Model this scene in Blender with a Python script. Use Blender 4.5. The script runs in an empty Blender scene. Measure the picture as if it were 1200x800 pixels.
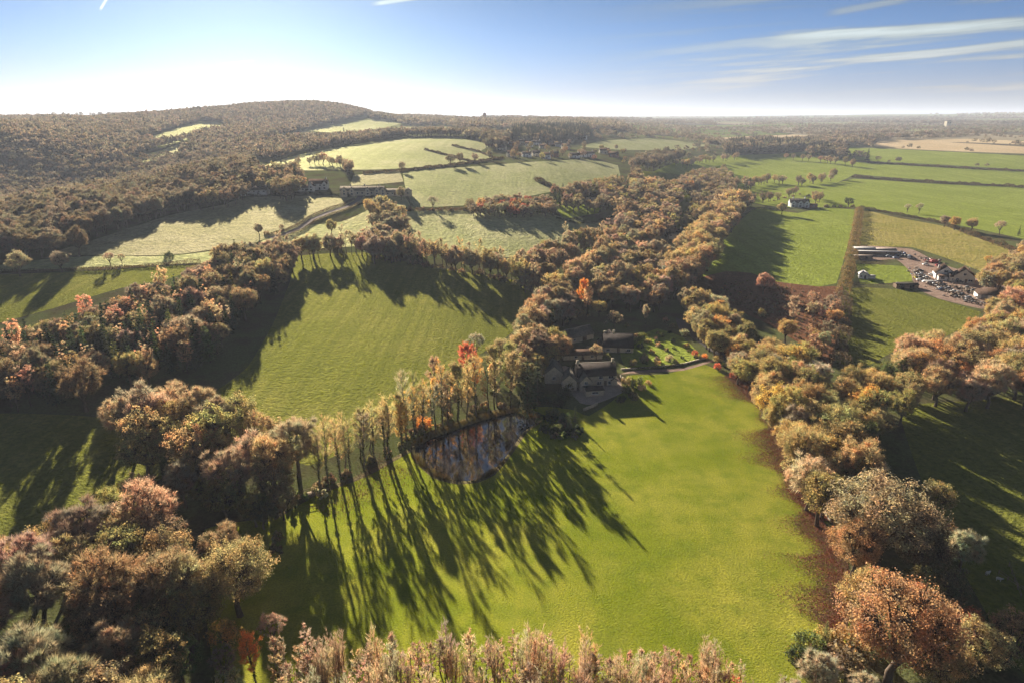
import bpy, bmesh, math, random
import numpy as np
from mathutils import Vector, Matrix
from mathutils.geometry import delaunay_2d_cdt
R = math.radians
random.seed(7); rng = np.random.default_rng(7)
C = bpy.context.scene.collection
sc = bpy.context.scene

# ------------------------------------------------------------------ camera, sky, sun, exposure
CAM_H, PITCH, FPX, CX, CY = 100.0, R(18.2), 800.0, 600.0, 400.0      # a 24 mm lens a hundred metres up
SUN_AZ, SUN_EL = R(-19.6), R(14.8)
SUN_STRENGTH, SKY_STRENGTH, EXPOSURE = 3.6, 0.05, 2.2
cam = bpy.data.cameras.new('camera'); cam.lens = 24; cam.sensor_width = 36
cam.clip_start = 0.5; cam.clip_end = 60000
camo = bpy.data.objects.new('camera', cam); C.objects.link(camo)
camo.location = (0, 0, CAM_H); camo.rotation_euler = (math.pi/2 - PITCH, 0, 0)
sc.camera = camo

w = bpy.data.worlds.new('World'); sc.world = w; w.use_nodes = True
class Nodes:
    """short-hand for wiring a node tree"""
    def __init__(s, nt): s.nt = nt
    def new(s, typ, **kw):
        n = s.nt.nodes.new(typ)
        for k, v in kw.items(): setattr(n, k, v)
        return n
    def put(s, sock, v):
        if isinstance(v, bpy.types.NodeSocket): s.nt.links.new(v, sock)
        elif v is not None: sock.default_value = v
    def m(s, op, a, b=None, c=None, clamp=False):
        n = s.new('ShaderNodeMath', operation=op); n.use_clamp = clamp
        for i, v in enumerate((a, b, c)):
            if v is not None: s.put(n.inputs[i], v)
        return n.outputs[0]
    def vm(s, op, a, b=None):
        n = s.new('ShaderNodeVectorMath', operation=op)
        s.put(n.inputs[0], a)
        if b is not None: s.put(n.inputs[1], b)
        return n.outputs[0]
    def mix(s, f, a, b, blend='MIX'):
        n = s.new('ShaderNodeMix', data_type='RGBA', blend_type=blend)
        s.put(n.inputs[0], f); s.put(n.inputs[6], a); s.put(n.inputs[7], b)
        return n.outputs[2]
    def smooth(s, x, lo, hi, a=0.0, b=1.0):
        n = s.new('ShaderNodeMapRange', interpolation_type='SMOOTHSTEP')
        s.put(n.inputs[0], x); s.put(n.inputs[1], lo); s.put(n.inputs[2], hi); s.put(n.inputs[3], a); s.put(n.inputs[4], b)
        return n.outputs[0]
    def noise(s, vec, scale, detail=3.0, rough=0.55, out=0):
        n = s.new('ShaderNodeTexNoise'); s.put(n.inputs['Vector'], vec)
        n.inputs['Scale'].default_value = scale; n.inputs['Detail'].default_value = detail; n.inputs['Roughness'].default_value = rough
        return n.outputs[out]
    def ramp(s, f, stops):
        n = s.new('ShaderNodeValToRGB'); e = n.color_ramp.elements
        while len(e) < len(stops): e.new(0.5)
        for k, (p, c) in enumerate(stops): e[k].position = p; e[k].color = (*c[:3], 1)
        s.put(n.inputs[0], f); return n.outputs[0]
def rgb(c): return (c[0], c[1], c[2], 1.0)

nt = w.node_tree; nt.nodes.clear(); N = Nodes(nt)
sky = N.new('ShaderNodeTexSky', sky_type='NISHITA'); sky.sun_disc = False
sky.sun_elevation = SUN_EL; sky.sun_rotation = SUN_AZ
sky.altitude = 2500; sky.air_density = 0.175; sky.dust_density = 0.36; sky.ozone_density = 1.6
tc = N.new('ShaderNodeTexCoord')
sep = N.new('ShaderNodeSeparateXYZ'); N.put(sep.inputs[0], tc.outputs['Generated'])
az = N.m('ARCTAN2', sep.outputs[0], sep.outputs[1]); el = N.m('ARCSINE', sep.outputs[2])
# thin cirrus drawn out in long streaks, thickest well to the right of the sun
tilt = N.m('SUBTRACT', el, N.m('MULTIPLY', az, 0.055))
cv = N.new('ShaderNodeCombineXYZ'); N.put(cv.inputs[0], N.m('MULTIPLY', az, 2.2)); N.put(cv.inputs[1], N.m('MULTIPLY', tilt, 42.0)); cv.inputs[2].default_value = 3.1
warp = N.noise(cv.outputs[0], 0.8, 2, 0.5, out=1)
cw = N.vm('ADD', cv.outputs[0], N.vm('SCALE', warp, None))
cw.node.inputs[1].links[0].from_node.inputs['Scale'].default_value = 0.9
st = N.noise(cw, 1.15, 5, 0.6)
cir = N.smooth(st, 0.43, 0.62)
cir = N.m('MULTIPLY', cir, N.smooth(az, 0.02, 0.5))
cir = N.m('MULTIPLY', cir, N.smooth(el, 0.012, 0.06))
cir = N.m('MULTIPLY', cir, 0.75)
def trail(a0, e0, a1, e1, wid, k):
    """a vapour trail between two directions"""
    L = math.hypot(a1-a0, e1-e0); ux, uy = (a1-a0)/L, (e1-e0)/L
    da, de = N.m('SUBTRACT', az, a0), N.m('SUBTRACT', el, e0)
    al = N.m('ADD', N.m('MULTIPLY', da, ux), N.m('MULTIPLY', de, uy))
    ac = N.m('ABSOLUTE', N.m('SUBTRACT', N.m('MULTIPLY', de, ux), N.m('MULTIPLY', da, uy)))
    f = N.m('MULTIPLY', N.smooth(ac, wid, wid*0.2), N.smooth(al, 0.0, L*0.25))
    return N.m('MULTIPLY', N.m('MULTIPLY', f, N.smooth(al, L, L*0.8)), k)
def direction(u, v):
    x, y = (u-CX)/FPX, (CY-v)/FPX
    d = np.array([x, math.cos(PITCH)+y*math.sin(PITCH), -math.sin(PITCH)+y*math.cos(PITCH)]); d /= np.linalg.norm(d)
    return math.atan2(d[0], d[1]), math.asin(d[2])
tot = cir
for (u0, v0, u1, v1, wd, k) in ((116, 14, 128, -6, .0022, .9), (430, 6, 500, -4, .0042, .75), (885, 43, 1260, 22, .0075, .55), (960, 18, 1075, -3, .006, .55), (255, 76, 300, 71, .0016, .3)):
    tot = N.m('ADD', tot, trail(*direction(u0, v0), *direction(u1, v1), wd, k))
tot0 = tot; tot = N.m('MINIMUM', N.m('ADD', N.m('MULTIPLY', tot, 0.9), N.m('ADD', 0.12, N.m('MULTIPLY', N.smooth(el, 0.125, 0.0), 0.74))), 0.9)              # a milky veil over all of it
lum = N.new('ShaderNodeRGBToBW'); N.put(lum.inputs[0], sky.outputs[0])
cl = N.vm('SCALE', N.mix(N.smooth(el, 0.015, 0.10), (1.0, 0.94, 0.86, 1), (0.88, 1.0, 0.98, 1)), None); cl.node.inputs['Scale'].default_value = 1.0
N.put(cl.node.inputs['Scale'], N.m('MULTIPLY', lum.outputs[0], N.m('ADD', N.smooth(el, 0.0, 0.11, 0.56, 0.80), N.m('MULTIPLY', tot0, 1.1))))
skycol = N.mix(tot, N.mix(1.0, sky.outputs[0], (0.80, 0.95, 0.90, 1), 'MULTIPLY'), cl)     # a cool autumn white balance
bg = N.new('ShaderNodeBackground'); N.put(bg.inputs[0], skycol); bg.inputs[1].default_value = SKY_STRENGTH
wo = N.new('ShaderNodeOutputWorld'); nt.links.new(bg.outputs[0], wo.inputs[0])

sun = bpy.data.lights.new('sun', 'SUN'); sun.energy = SUN_STRENGTH; sun.angle = R(0.5); sun.color = (1.0, 0.90, 0.76)
suno = bpy.data.objects.new('sun', sun); C.objects.link(suno); suno.location = (-300, 800, 400)
SUN_DIR = Vector((math.sin(SUN_AZ)*math.cos(SUN_EL), math.cos(SUN_AZ)*math.cos(SUN_EL), math.sin(SUN_EL)))
suno.rotation_mode = 'QUATERNION'; suno.rotation_quaternion = SUN_DIR.to_track_quat('Z', 'Y')

vs = sc.view_settings; vs.view_transform = 'Standard'; vs.look = 'None'; vs.exposure = EXPOSURE; vs.gamma = 1; vs.use_curve_mapping = False
sc.render.engine = 'CYCLES'; cy = sc.cycles
cy.max_bounces = 10; cy.diffuse_bounces = 8; cy.glossy_bounces = 2; cy.transmission_bounces = 8; cy.volume_bounces = 0; cy.transparent_max_bounces = 4
cy.use_denoising = True; cy.use_adaptive_sampling = True; cy.adaptive_threshold = 0.015
try: cy.denoiser = 'OPENIMAGEDENOISE'; cy.denoising_input_passes = 'RGB_ALBEDO_NORMAL'; cy.denoising_prefilter = 'ACCURATE'
except Exception: pass

# ------------------------------------------------------------------ the lie of the land
def ray(u, v):
    u = np.asarray(u, float); v = np.asarray(v, float)
    x, y = (u-CX)/FPX, (CY-v)/FPX
    dx, dy, dz = x, math.cos(PITCH)+y*math.sin(PITCH), -math.sin(PITCH)+y*math.cos(PITCH)
    return np.arctan2(dx, dy), dz/np.hypot(dx, dy)
# measured spots: picture position and height above the pond (or, with 'd', the distance instead)
SPOTS = [(100,800,0),(600,800,0),(1100,800,0),(0,640,1),(300,650,0),(600,620,0),(900,600,0),(1150,620,-1),(50,540,3),(250,560,1),(450,560,0),(700,500,0),(880,480,0),(1150,480,0),
 (-150,600,2),(1350,600,-2),(1350,400,0),(-200,420,10),
 (0,480,6),(150,500,3),(300,480,4),(450,470,4),(600,450,1),(750,420,1),(900,400,0),(1050,420,1),(1180,420,1),
 (0,400,8),(150,380,11),(280,400,8),(400,400,7),(520,390,6),(620,370,3),(720,350,3),(850,350,2),(1000,360,2),(1150,350,4),
 (0,325,17),(120,320,17),(250,310,17),(350,305,15),(480,310,13),(600,325,9),(700,300,9),(820,310,5),(960,320,4),(1100,310,5),(1200,310,6),
 (-150,300,22),(0,280,18),(100,285,22),(200,280,22),(300,275,23),(400,255,27),(430,235,34),(370,228,34),(300,232,33),(240,250,27),(180,245,22),(60,252,27),(150,236,30),(225,216,38),(100,222,13),(10,224,12),(185,206,24),(-150,220,20),
 (480,275,20),(560,265,22),(640,265,20),(700,270,14),(560,240,27),(650,235,27),(480,215,39),(560,205,40),(640,195,44),(720,200,34),(780,230,18),(850,245,10),(930,250,8),(1050,250,8),(1180,270,8),
 (250,205,36),(150,195,36),(0,190,40),(330,190,45),(400,178,53),(470,168,60),(540,168,62),(570,180,52),(640,175,50),(700,180,46),(760,190,34),(850,205,12),(950,210,10),(1080,225,8),(1200,215,8),
 (1350,210,8),(-200,180,32)]
FAR = [(-150,152,1500),(0,150,1700),(100,143,2000),(200,133,2300),(260,128,2500),(330,123.5,2600),(390,123.5,2600),(430,133,2700),(0,172,1250),(100,165,1400),(200,160,1500),(230,146,1900),(300,160,1500),(390,150,1900),(470,141.5,2700),(560,140,2800),(640,140.2,2900),(560,155,1500),(500,155,1600),(640,160,1450),(600,150,1900),(700,152,1900),(720,145,2900),
 (-150,139,4000),(200,138,5000),(430,138,5000),(700,140,5000),(800,150,3000),(900,165,2200),(1000,165,2100),(1100,172,1900),(1200,172,1900),(900,150,3200),(1050,150,3400),(1200,155,2900),(1350,155,2900),
 (800,141,6000),(900,141,6000),(1000,141,6000),(1100,142,5500),(1200,142,5500),(1350,142,5500),(850,137.5,9500),(930,137,9500),(1000,135,9500),(1060,134,9500),(1110,135,9500),(1200,132,9500),(1350,132,9500),(720,137.6,9500),(600,138,9500),(300,138,9500),(0,138,9500),(-150,138,9500)]
A_, L_, Z_ = [], [], []
for (u, v, z) in SPOTS:
    a, s = ray(u, v); A_.append(float(a)); L_.append(math.log((CAM_H-z)/-float(s))); Z_.append(z)
for (u, v, d) in FAR:
    a, s = ray(u, v); A_.append(float(a)); L_.append(math.log(d)); Z_.append(CAM_H+d*float(s))
A_, L_, Z_ = map(np.array, (A_, L_, Z_)); LS = 0.55
def kern(r): return np.sqrt(r*r+0.05**2)
P_ = np.c_[A_, L_*LS]; n_ = len(P_)
D_ = np.linalg.norm(P_[:, None]-P_[None], axis=2)
M_ = np.zeros((n_+1, n_+1)); M_[:n_, :n_] = kern(D_) - 0.004*np.eye(n_); M_[:n_, n_] = M_[n_, :n_] = 1
W_ = np.linalg.solve(M_, np.r_[Z_, 0])
NA, NL = 241, 360; AG = np.linspace(-0.95, 0.95, NA); LG = np.linspace(math.log(40), math.log(14000), NL)
GA, GL = np.meshgrid(AG, LG, indexing='ij')
q = np.c_[GA.ravel(), GL.ravel()*LS]
TAB = np.concatenate([kern(np.linalg.norm(c[:, None]-P_[None], axis=2))@W_[:n_]+W_[n_] for c in np.array_split(q, 60)]).reshape(NA, NL)
for _ in range(3):                                                  # round off the creases
    T2 = TAB.copy(); T2[1:-1, 1:-1] = (TAB[1:-1, 1:-1]*4+TAB[:-2, 1:-1]+TAB[2:, 1:-1]+TAB[1:-1, :-2]+TAB[1:-1, 2:])/8; TAB = T2
def tab(a, l):
    fa = np.clip((a-AG[0])/(AG[1]-AG[0]), 0, NA-1.001); fl = np.clip((l-LG[0])/(LG[1]-LG[0]), 0, NL-1.001)
    ia, il = fa.astype(int), fl.astype(int); ta, tl = fa-ia, fl-il
    return (TAB[ia, il]*(1-ta)+TAB[ia+1, il]*ta)*(1-tl)+(TAB[ia, il+1]*(1-ta)+TAB[ia+1, il+1]*ta)*tl
def height(x, y):
    x = np.asarray(x, float); y = np.asarray(y, float)
    a = np.arctan2(x, y); d = np.maximum(np.hypot(x, y), 1.0)
    f = np.clip((2.3-np.abs(a))/(2.3-0.95), 0, 1); f = f*f*(3-2*f)
    return tab(a, np.log(d))*f
def Zf(x, y): return float(height(np.array([x]), np.array([y]))[0])
LT = np.linspace(math.log(45), math.log(13500), 700)
def at(u, v, h=0.0):
    """the spot on the land (raised by h) that is seen at picture position u, v: x, y arrays"""
    u = np.atleast_1d(np.asarray(u, float)); v = np.atleast_1d(np.asarray(v, float))
    a, s = ray(u, v); x = np.empty(len(u)); y = np.empty(len(u)); D = np.exp(LT)
    for i in range(len(u)):
        g = CAM_H+D*s[i]-(tab(np.full(len(LT), a[i]), LT)+h)
        k = np.nonzero(g < 0)[0]
        if len(k) == 0: d = D[-1]
        elif k[0] == 0: d = D[0]
        else:
            j = k[0]; t = g[j-1]/(g[j-1]-g[j]); d = D[j-1]+(D[j]-D[j-1])*t
        x[i], y[i] = d*math.sin(a[i]), d*math.cos(a[i])
    return x, y
def at1(u, v, h=0.0):
    x, y = at([u], [v], h); return float(x[0]), float(y[0])
def project(x, y, z):
    dy, dz = y, z-CAM_H
    f = dy*math.cos(PITCH)-dz*math.sin(PITCH); up = dy*math.sin(PITCH)+dz*math.cos(PITCH)
    return CX+FPX*x/f, CY-FPX*up/f, f
# ------------------------------------------------------------------ materials
def material(name):
    m = bpy.data.materials.new(name); m.use_nodes = True; m.node_tree.nodes.clear()
    N = Nodes(m.node_tree); out = N.new('ShaderNodeOutputMaterial'); return m, N, out
def pos(N): return N.new('ShaderNodeNewGeometry').outputs['Position']
def ground_mat(name, a, b, c, patch=0.03, fine=1.1, bump=0.5, bdist=0.25, stripes=None, spots=None, rough_scale=0.28, gloss=0.8, sheen=(3.4, 3.2, 3.2), wet=0.25):
    """turf or soil: two tones in patches, a third in fine speckle, tussocks as relief"""
    m, N, out = material(name); p = pos(N)
    n1 = N.noise(p, patch, 4, 0.6); n2 = N.noise(p, fine, 4, 0.65); n3 = N.noise(p, rough_scale, 3, 0.6)
    col = N.mix(N.smooth(n1, 0.35, 0.66), rgb(a), rgb(b))
    col = N.mix(N.m('MULTIPLY', N.smooth(n3, 0.42, 0.70), 0.55), col, rgb(c))
    col = N.mix(0.75, col, N.ramp(n2, [(0.28, (0.55,)*3), (0.5, (1,)*3), (0.75, (1.5, 1.45, 1.3))]), 'MULTIPLY')
    if spots:
        n4 = N.noise(p, spots[1], 4, 0.7); col = N.mix(N.smooth(n4, spots[2], spots[2]+0.1), col, rgb(spots[0]))
    if stripes:
        mp = N.new('ShaderNodeMapping'); N.put(mp.inputs[0], p); mp.inputs['Rotation'].default_value = (0, 0, stripes[0]); mp.inputs['Scale'].default_value = (stripes[1], stripes[1]*0.02, 0.0)
        st = N.noise(mp.outputs[0], 1.0, 2, 0.5); col = N.mix(N.m('MULTIPLY', N.smooth(st, 0.4, 0.65), stripes[2]), col, rgb(c))
    hgt = N.m('ADD', N.m('MULTIPLY', n2, 1.0), N.m('MULTIPLY', n3, 0.35))
    if stripes: hgt = N.m('ADD', hgt, N.m('MULTIPLY', st, 0.15))
    bp = N.new('ShaderNodeBump'); bp.inputs['Strength'].default_value = min(1.0, bump*1.3); bp.inputs['Distance'].default_value = bdist*3.2; N.put(bp.inputs['Height'], hgt)
    d = N.new('ShaderNodeBsdfDiffuse'); N.put(d.inputs[0], col); N.put(d.inputs['Normal'], bp.outputs[0]); d.inputs['Roughness'].default_value = 0.5
    gl = N.new('ShaderNodeBsdfGlossy'); gl.inputs['Roughness'].default_value = gloss; N.put(gl.inputs['Color'], N.mix(1.0, col, (sheen[0], sheen[1], sheen[2], 1), 'MULTIPLY')); N.put(gl.inputs['Normal'], bp.outputs[0])
    mx = N.new('ShaderNodeMixShader'); mx.inputs[0].default_value = wet; N.put(mx.inputs[1], d.outputs[0]); N.put(mx.inputs[2], gl.outputs[0])
    N.put(out.inputs[0], mx.outputs[0]); return m
def plain(name, col, rough=0.7, var=0.25, scale=1.5, metal=0.0, bump=0.0):
    m, N, out = material(name); p = N.new('ShaderNodeTexCoord').outputs['Object']
    n = N.noise(p, scale, 5, 0.65); oi = N.new('ShaderNodeObjectInfo').outputs['Random']
    c = N.mix(1.0, rgb(col), N.ramp(n, [(0.25, (1-var,)*3), (0.75, (1+var,)*3)]), 'MULTIPLY')
    c = N.mix(1.0, c, N.ramp(oi, [(0, (0.88,)*3), (1, (1.1, 1.08, 1.05))]), 'MULTIPLY')
    b = N.new('ShaderNodeBsdfPrincipled'); N.put(b.inputs['Base Color'], c); b.inputs['Roughness'].default_value = rough; b.inputs['Specular IOR Level'].default_value = 0.5 if rough < 0.7 else 0.0; b.inputs['Metallic'].default_value = metal
    if bump:
        bp = N.new('ShaderNodeBump'); bp.inputs['Strength'].default_value = bump; bp.inputs['Distance'].default_value = 0.05; N.put(bp.inputs['Height'], n); N.put(b.inputs['Normal'], bp.outputs[0])
    N.put(out.inputs[0], b.outputs[0]); return m
def leaf_mat(name, trans=0.55, base=None, spread=0.45):
    """leaves or twigs: every one a little different, coloured by the tree's own tint"""
    m, N, out = material(name); g = N.new('ShaderNodeNewGeometry')
    if base is None:
        a = N.new('ShaderNodeAttribute', attribute_type='INSTANCER', attribute_name='tint'); col = a.outputs['Color']
    else: col = N.mix(0.0, rgb(base), rgb(base))
    r = g.outputs['Random Per Island']
    col = N.mix(1.0, col, N.ramp(r, [(0, (1-spread,)*3), (0.6, (1, 1, 1)), (1, (1+spread, 1+spread*0.85, 1+spread*0.6))]), 'MULTIPLY')
    n = N.noise(N.new('ShaderNodeTexCoord').outputs['Object'], 0.35, 2, 0.5)
    col = N.mix(1.0, col, N.ramp(n, [(0.3, (1.18, 0.9, 0.8)), (0.7, (0.85, 1.06, 1.0))]), 'MULTIPLY')
    d = N.new('ShaderNodeBsdfDiffuse'); t = N.new('ShaderNodeBsdfTranslucent'); N.put(d.inputs[0], col); N.put(t.inputs[0], N.mix(1.0, col, (1.15, 1.0, 0.7, 1), 'MULTIPLY'))
    mx = N.new('ShaderNodeMixShader'); mx.inputs[0].default_value = trans; N.put(mx.inputs[1], d.outputs[0]); N.put(mx.inputs[2], t.outputs[0])
    N.put(out.inputs[0], mx.outputs[0]); return m

LEAF = leaf_mat('leaves'); TWIG = leaf_mat('twigs', 0.4, spread=0.4); NEEDLE = leaf_mat('needles', 0.25); IVY = leaf_mat('ivy leaves', 0.25, (0.045, 0.06, 0.022))
BARK = plain('bark', (0.13, 0.10, 0.075), 0.9, 0.45, 3.0, bump=0.4)
PALEBARK = plain('pale bark', (0.26, 0.22, 0.18), 0.9, 0.4, 3.0)
G = {}
G['floor'] = ground_mat('leaf strewn ground', (0.085, 0.058, 0.036), (0.11, 0.075, 0.045), (0.06, 0.065, 0.025), 0.05, 1.5, 0.7, 0.4)
G['lawn'] = ground_mat('lawn turf', (0.165, 0.194, 0.017), (0.252, 0.252, 0.044), (0.120, 0.160, 0.016), 0.026, 2.4, 0.75, 0.06, (R(62), 0.16, 0.22), rough_scale=0.13, wet=0.17)
G['meadow'] = ground_mat('meadow turf', (0.155, 0.168, 0.034), (0.20, 0.20, 0.052), (0.115, 0.13, 0.026), 0.018, 0.8, 0.9, 0.55, (R(75), 0.30, 0.5), rough_scale=0.30, wet=0.15)
G['pasture'] = ground_mat('pasture turf', (0.165, 0.205, 0.035), (0.20, 0.235, 0.05), (0.14, 0.17, 0.03), 0.012, 0.5, 0.7, 0.5, (R(60), 0.12, 0.4), rough_scale=0.12)
G['dewy'] = ground_mat('dewy pasture', (0.22, 0.235, 0.115), (0.26, 0.26, 0.15), (0.175, 0.195, 0.085), 0.012, 0.35, 0.7, 0.6, (R(70), 0.10, 0.35), rough_scale=0.09)
G['frosted'] = ground_mat('rough frosted grass', (0.21, 0.205, 0.115), (0.25, 0.24, 0.15), (0.14, 0.145, 0.07), 0.02, 0.45, 0.9, 0.8, None, ((0.14, 0.135, 0.08), 0.12, 0.60), rough_scale=0.15)
G['rough'] = ground_mat('rough tussocky pasture', (0.20, 0.185, 0.050), (0.25, 0.215, 0.075), (0.13, 0.14, 0.035), 0.03, 0.5, 0.9, 0.6, None, ((0.30, 0.26, 0.12), 0.35, 0.62), rough_scale=0.25)
G['stubble'] = ground_mat('pale stubble', (0.33, 0.265, 0.16), (0.36, 0.30, 0.19), (0.28, 0.23, 0.13), 0.01, 0.3, 0.4, 0.3, (R(80), 0.06, 0.4))
G['bracken'] = ground_mat('dead bracken', (0.12, 0.06, 0.034), (0.15, 0.08, 0.045), (0.06, 0.045, 0.025), 0.05, 0.9, 0.9, 0.7, rough_scale=0.35)
G['earth'] = ground_mat('trodden earth', (0.22, 0.165, 0.13), (0.26, 0.20, 0.16), (0.15, 0.11, 0.085), 0.08, 1.2, 0.5, 0.15)
G['gravel'] = ground_mat('gravel', (0.26, 0.225, 0.185), (0.30, 0.26, 0.22), (0.20, 0.17, 0.14), 0.1, 3.0, 0.4, 0.06)
G['bank'] = ground_mat('bare muddy bank', (0.10, 0.085, 0.05), (0.13, 0.12, 0.05), (0.06, 0.05, 0.035), 0.15, 1.5, 0.7, 0.3)
G['tarmac'] = ground_mat('worn tarmac', (0.09, 0.085, 0.08), (0.11, 0.10, 0.095), (0.07, 0.065, 0.06), 0.06, 2.0, 0.3, 0.03)

# the far country: a patchwork of fields beyond two kilometres
m, N, out = material('ground'); p = pos(N)
def vor(N, p, scale, feat='F1'):
    v = N.new('ShaderNodeTexVoronoi', feature=feat); N.put(v.inputs['Vector'], p); v.inputs['Scale'].default_value = scale; return v
wp = N.vm('ADD', p, N.vm('SCALE', N.noise(p, 0.002, 2, 0.5, 1), None)); wp.node.inputs[1].links[0].from_node.inputs['Scale'].default_value = 160
vc = vor(N, wp, 0.0021); sx = N.new('ShaderNodeSeparateColor'); N.put(sx.inputs[0], vc.outputs['Color'])
fcol = N.ramp(sx.outputs[0], [(0.0, (0.20, 0.22, 0.07)), (0.22, (0.25, 0.25, 0.11)), (0.42, (0.16, 0.19, 0.05)), (0.62, (0.31, 0.26, 0.17)), (0.82, (0.14, 0.12, 0.08)), (1.0, (0.09, 0.075, 0.055))])
fcol.node.color_ramp.interpolation = 'CONSTANT'
fcol = N.mix(0.5, fcol, N.ramp(N.noise(p, 0.05, 4, 0.6), [(0.3, (0.6,)*3), (0.7, (1.4,)*3)]), 'MULTIPLY')
edge = vor(N, wp, 0.0021, 'DISTANCE_TO_EDGE').outputs['Distance']
fcol = N.mix(N.smooth(edge, 0.022, 0.012), fcol, (0.06, 0.05, 0.035, 1))
n1 = N.noise(p, 0.05, 4, 0.6); n2 = N.noise(p, 1.3, 4, 0.65)
near = N.mix(N.smooth(n1, 0.35, 0.60), (0.10, 0.085, 0.045, 1), (0.12, 0.135, 0.048, 1)); near = N.mix(0.7, near, N.ramp(n2, [(0.28, (0.5,)*3), (0.75, (1.5,)*3)]), 'MULTIPLY')
dist = N.new('ShaderNodeVectorMath', operation='LENGTH'); N.put(dist.inputs[0], p)
col = N.mix(N.smooth(dist.outputs['Value'], 1600, 2000), near, fcol)
bp = N.new('ShaderNodeBump'); bp.inputs['Strength'].default_value = 0.7; bp.inputs['Distance'].default_value = 0.4; N.put(bp.inputs['Height'], n2)
d = N.new('ShaderNodeBsdfDiffuse'); N.put(d.inputs[0], col); N.put(d.inputs['Normal'], bp.outputs[0]); N.put(out.inputs[0], d.outputs[0])
G['ground'] = m
m, N, out = material('pond water'); p = pos(N)
b = N.new('ShaderNodeBsdfPrincipled'); b.inputs['Base Color'].default_value = (0.020, 0.020, 0.026, 1); b.inputs['Roughness'].default_value = 0.06; b.inputs['IOR'].default_value = 1.9; b.inputs['Specular IOR Level'].default_value = 0.9
bp = N.new('ShaderNodeBump'); bp.inputs['Strength'].default_value = 0.02; bp.inputs['Distance'].default_value = 0.02; N.put(bp.inputs['Height'], N.noise(p, 0.15, 1, 0.5)); N.put(b.inputs['Normal'], bp.outputs[0])
N.put(out.inputs[0], b.outputs[0]); G['water'] = m

M = dict(stone=plain('rubble stone', (0.56, 0.49, 0.37), 0.9, 0.3, 1.2, bump=0.5), render=plain('white render', (0.72, 0.70, 0.66), 0.8, 0.08, 0.6), cream=plain('cream render', (0.62, 0.56, 0.45), 0.8, 0.12, 0.6), brick=plain('weathered brick', (0.30, 0.15, 0.10), 0.9, 0.25, 2.0),
 slate=plain('dark roof slates', (0.060, 0.052, 0.048), 0.95, 0.4, 1.2, bump=0.5), tile=plain('brown roof tiles', (0.10, 0.068, 0.052), 0.95, 0.35, 1.2, bump=0.5), mossy=plain('lichened stone tiles', (0.22, 0.195, 0.155), 0.95, 0.4, 1.0, bump=0.5), ridge=plain('pale ridge tiles', (0.36, 0.32, 0.27), 0.8),
 sheet=plain('grey sheet roofing', (0.36, 0.34, 0.33), 0.5, 0.25, 0.7), brownsheet=plain('rusty sheet roofing', (0.27, 0.21, 0.17), 0.6, 0.3, 0.7), timber=plain('weathered timber', (0.20, 0.15, 0.11), 0.85, 0.3, 2), dark=plain('dark opening', (0.02, 0.02, 0.022), 0.6), glass=plain('window glass', (0.03, 0.035, 0.045), 0.08, 0.1),
 white=plain('white paint', (0.75, 0.75, 0.73), 0.5, 0.05), silver=plain('silver paint', (0.45, 0.46, 0.48), 0.3, 0.05, metal=0.3), blue=plain('dark blue paint', (0.05, 0.09, 0.20), 0.3, 0.05), red=plain('red paint', (0.35, 0.035, 0.03), 0.35, 0.1), black=plain('black paint', (0.025, 0.025, 0.028), 0.3, 0.05), yellow=plain('yellow paint', (0.50, 0.38, 0.06), 0.4, 0.1), rubber=plain('tyre rubber', (0.025, 0.025, 0.025), 0.9), iron=plain('galvanised iron', (0.32, 0.32, 0.33), 0.5, 0.2),
 scrap=plain('scrap', (0.30, 0.25, 0.21), 0.7, 0.5, 1.0), wool=plain('wool', (0.62, 0.58, 0.50), 0.95), wood=plain('fence wood', (0.28, 0.22, 0.16), 0.85, 0.3, 2), canvas=plain('pale canvas', (0.68, 0.67, 0.64), 0.8, 0.06))

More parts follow.
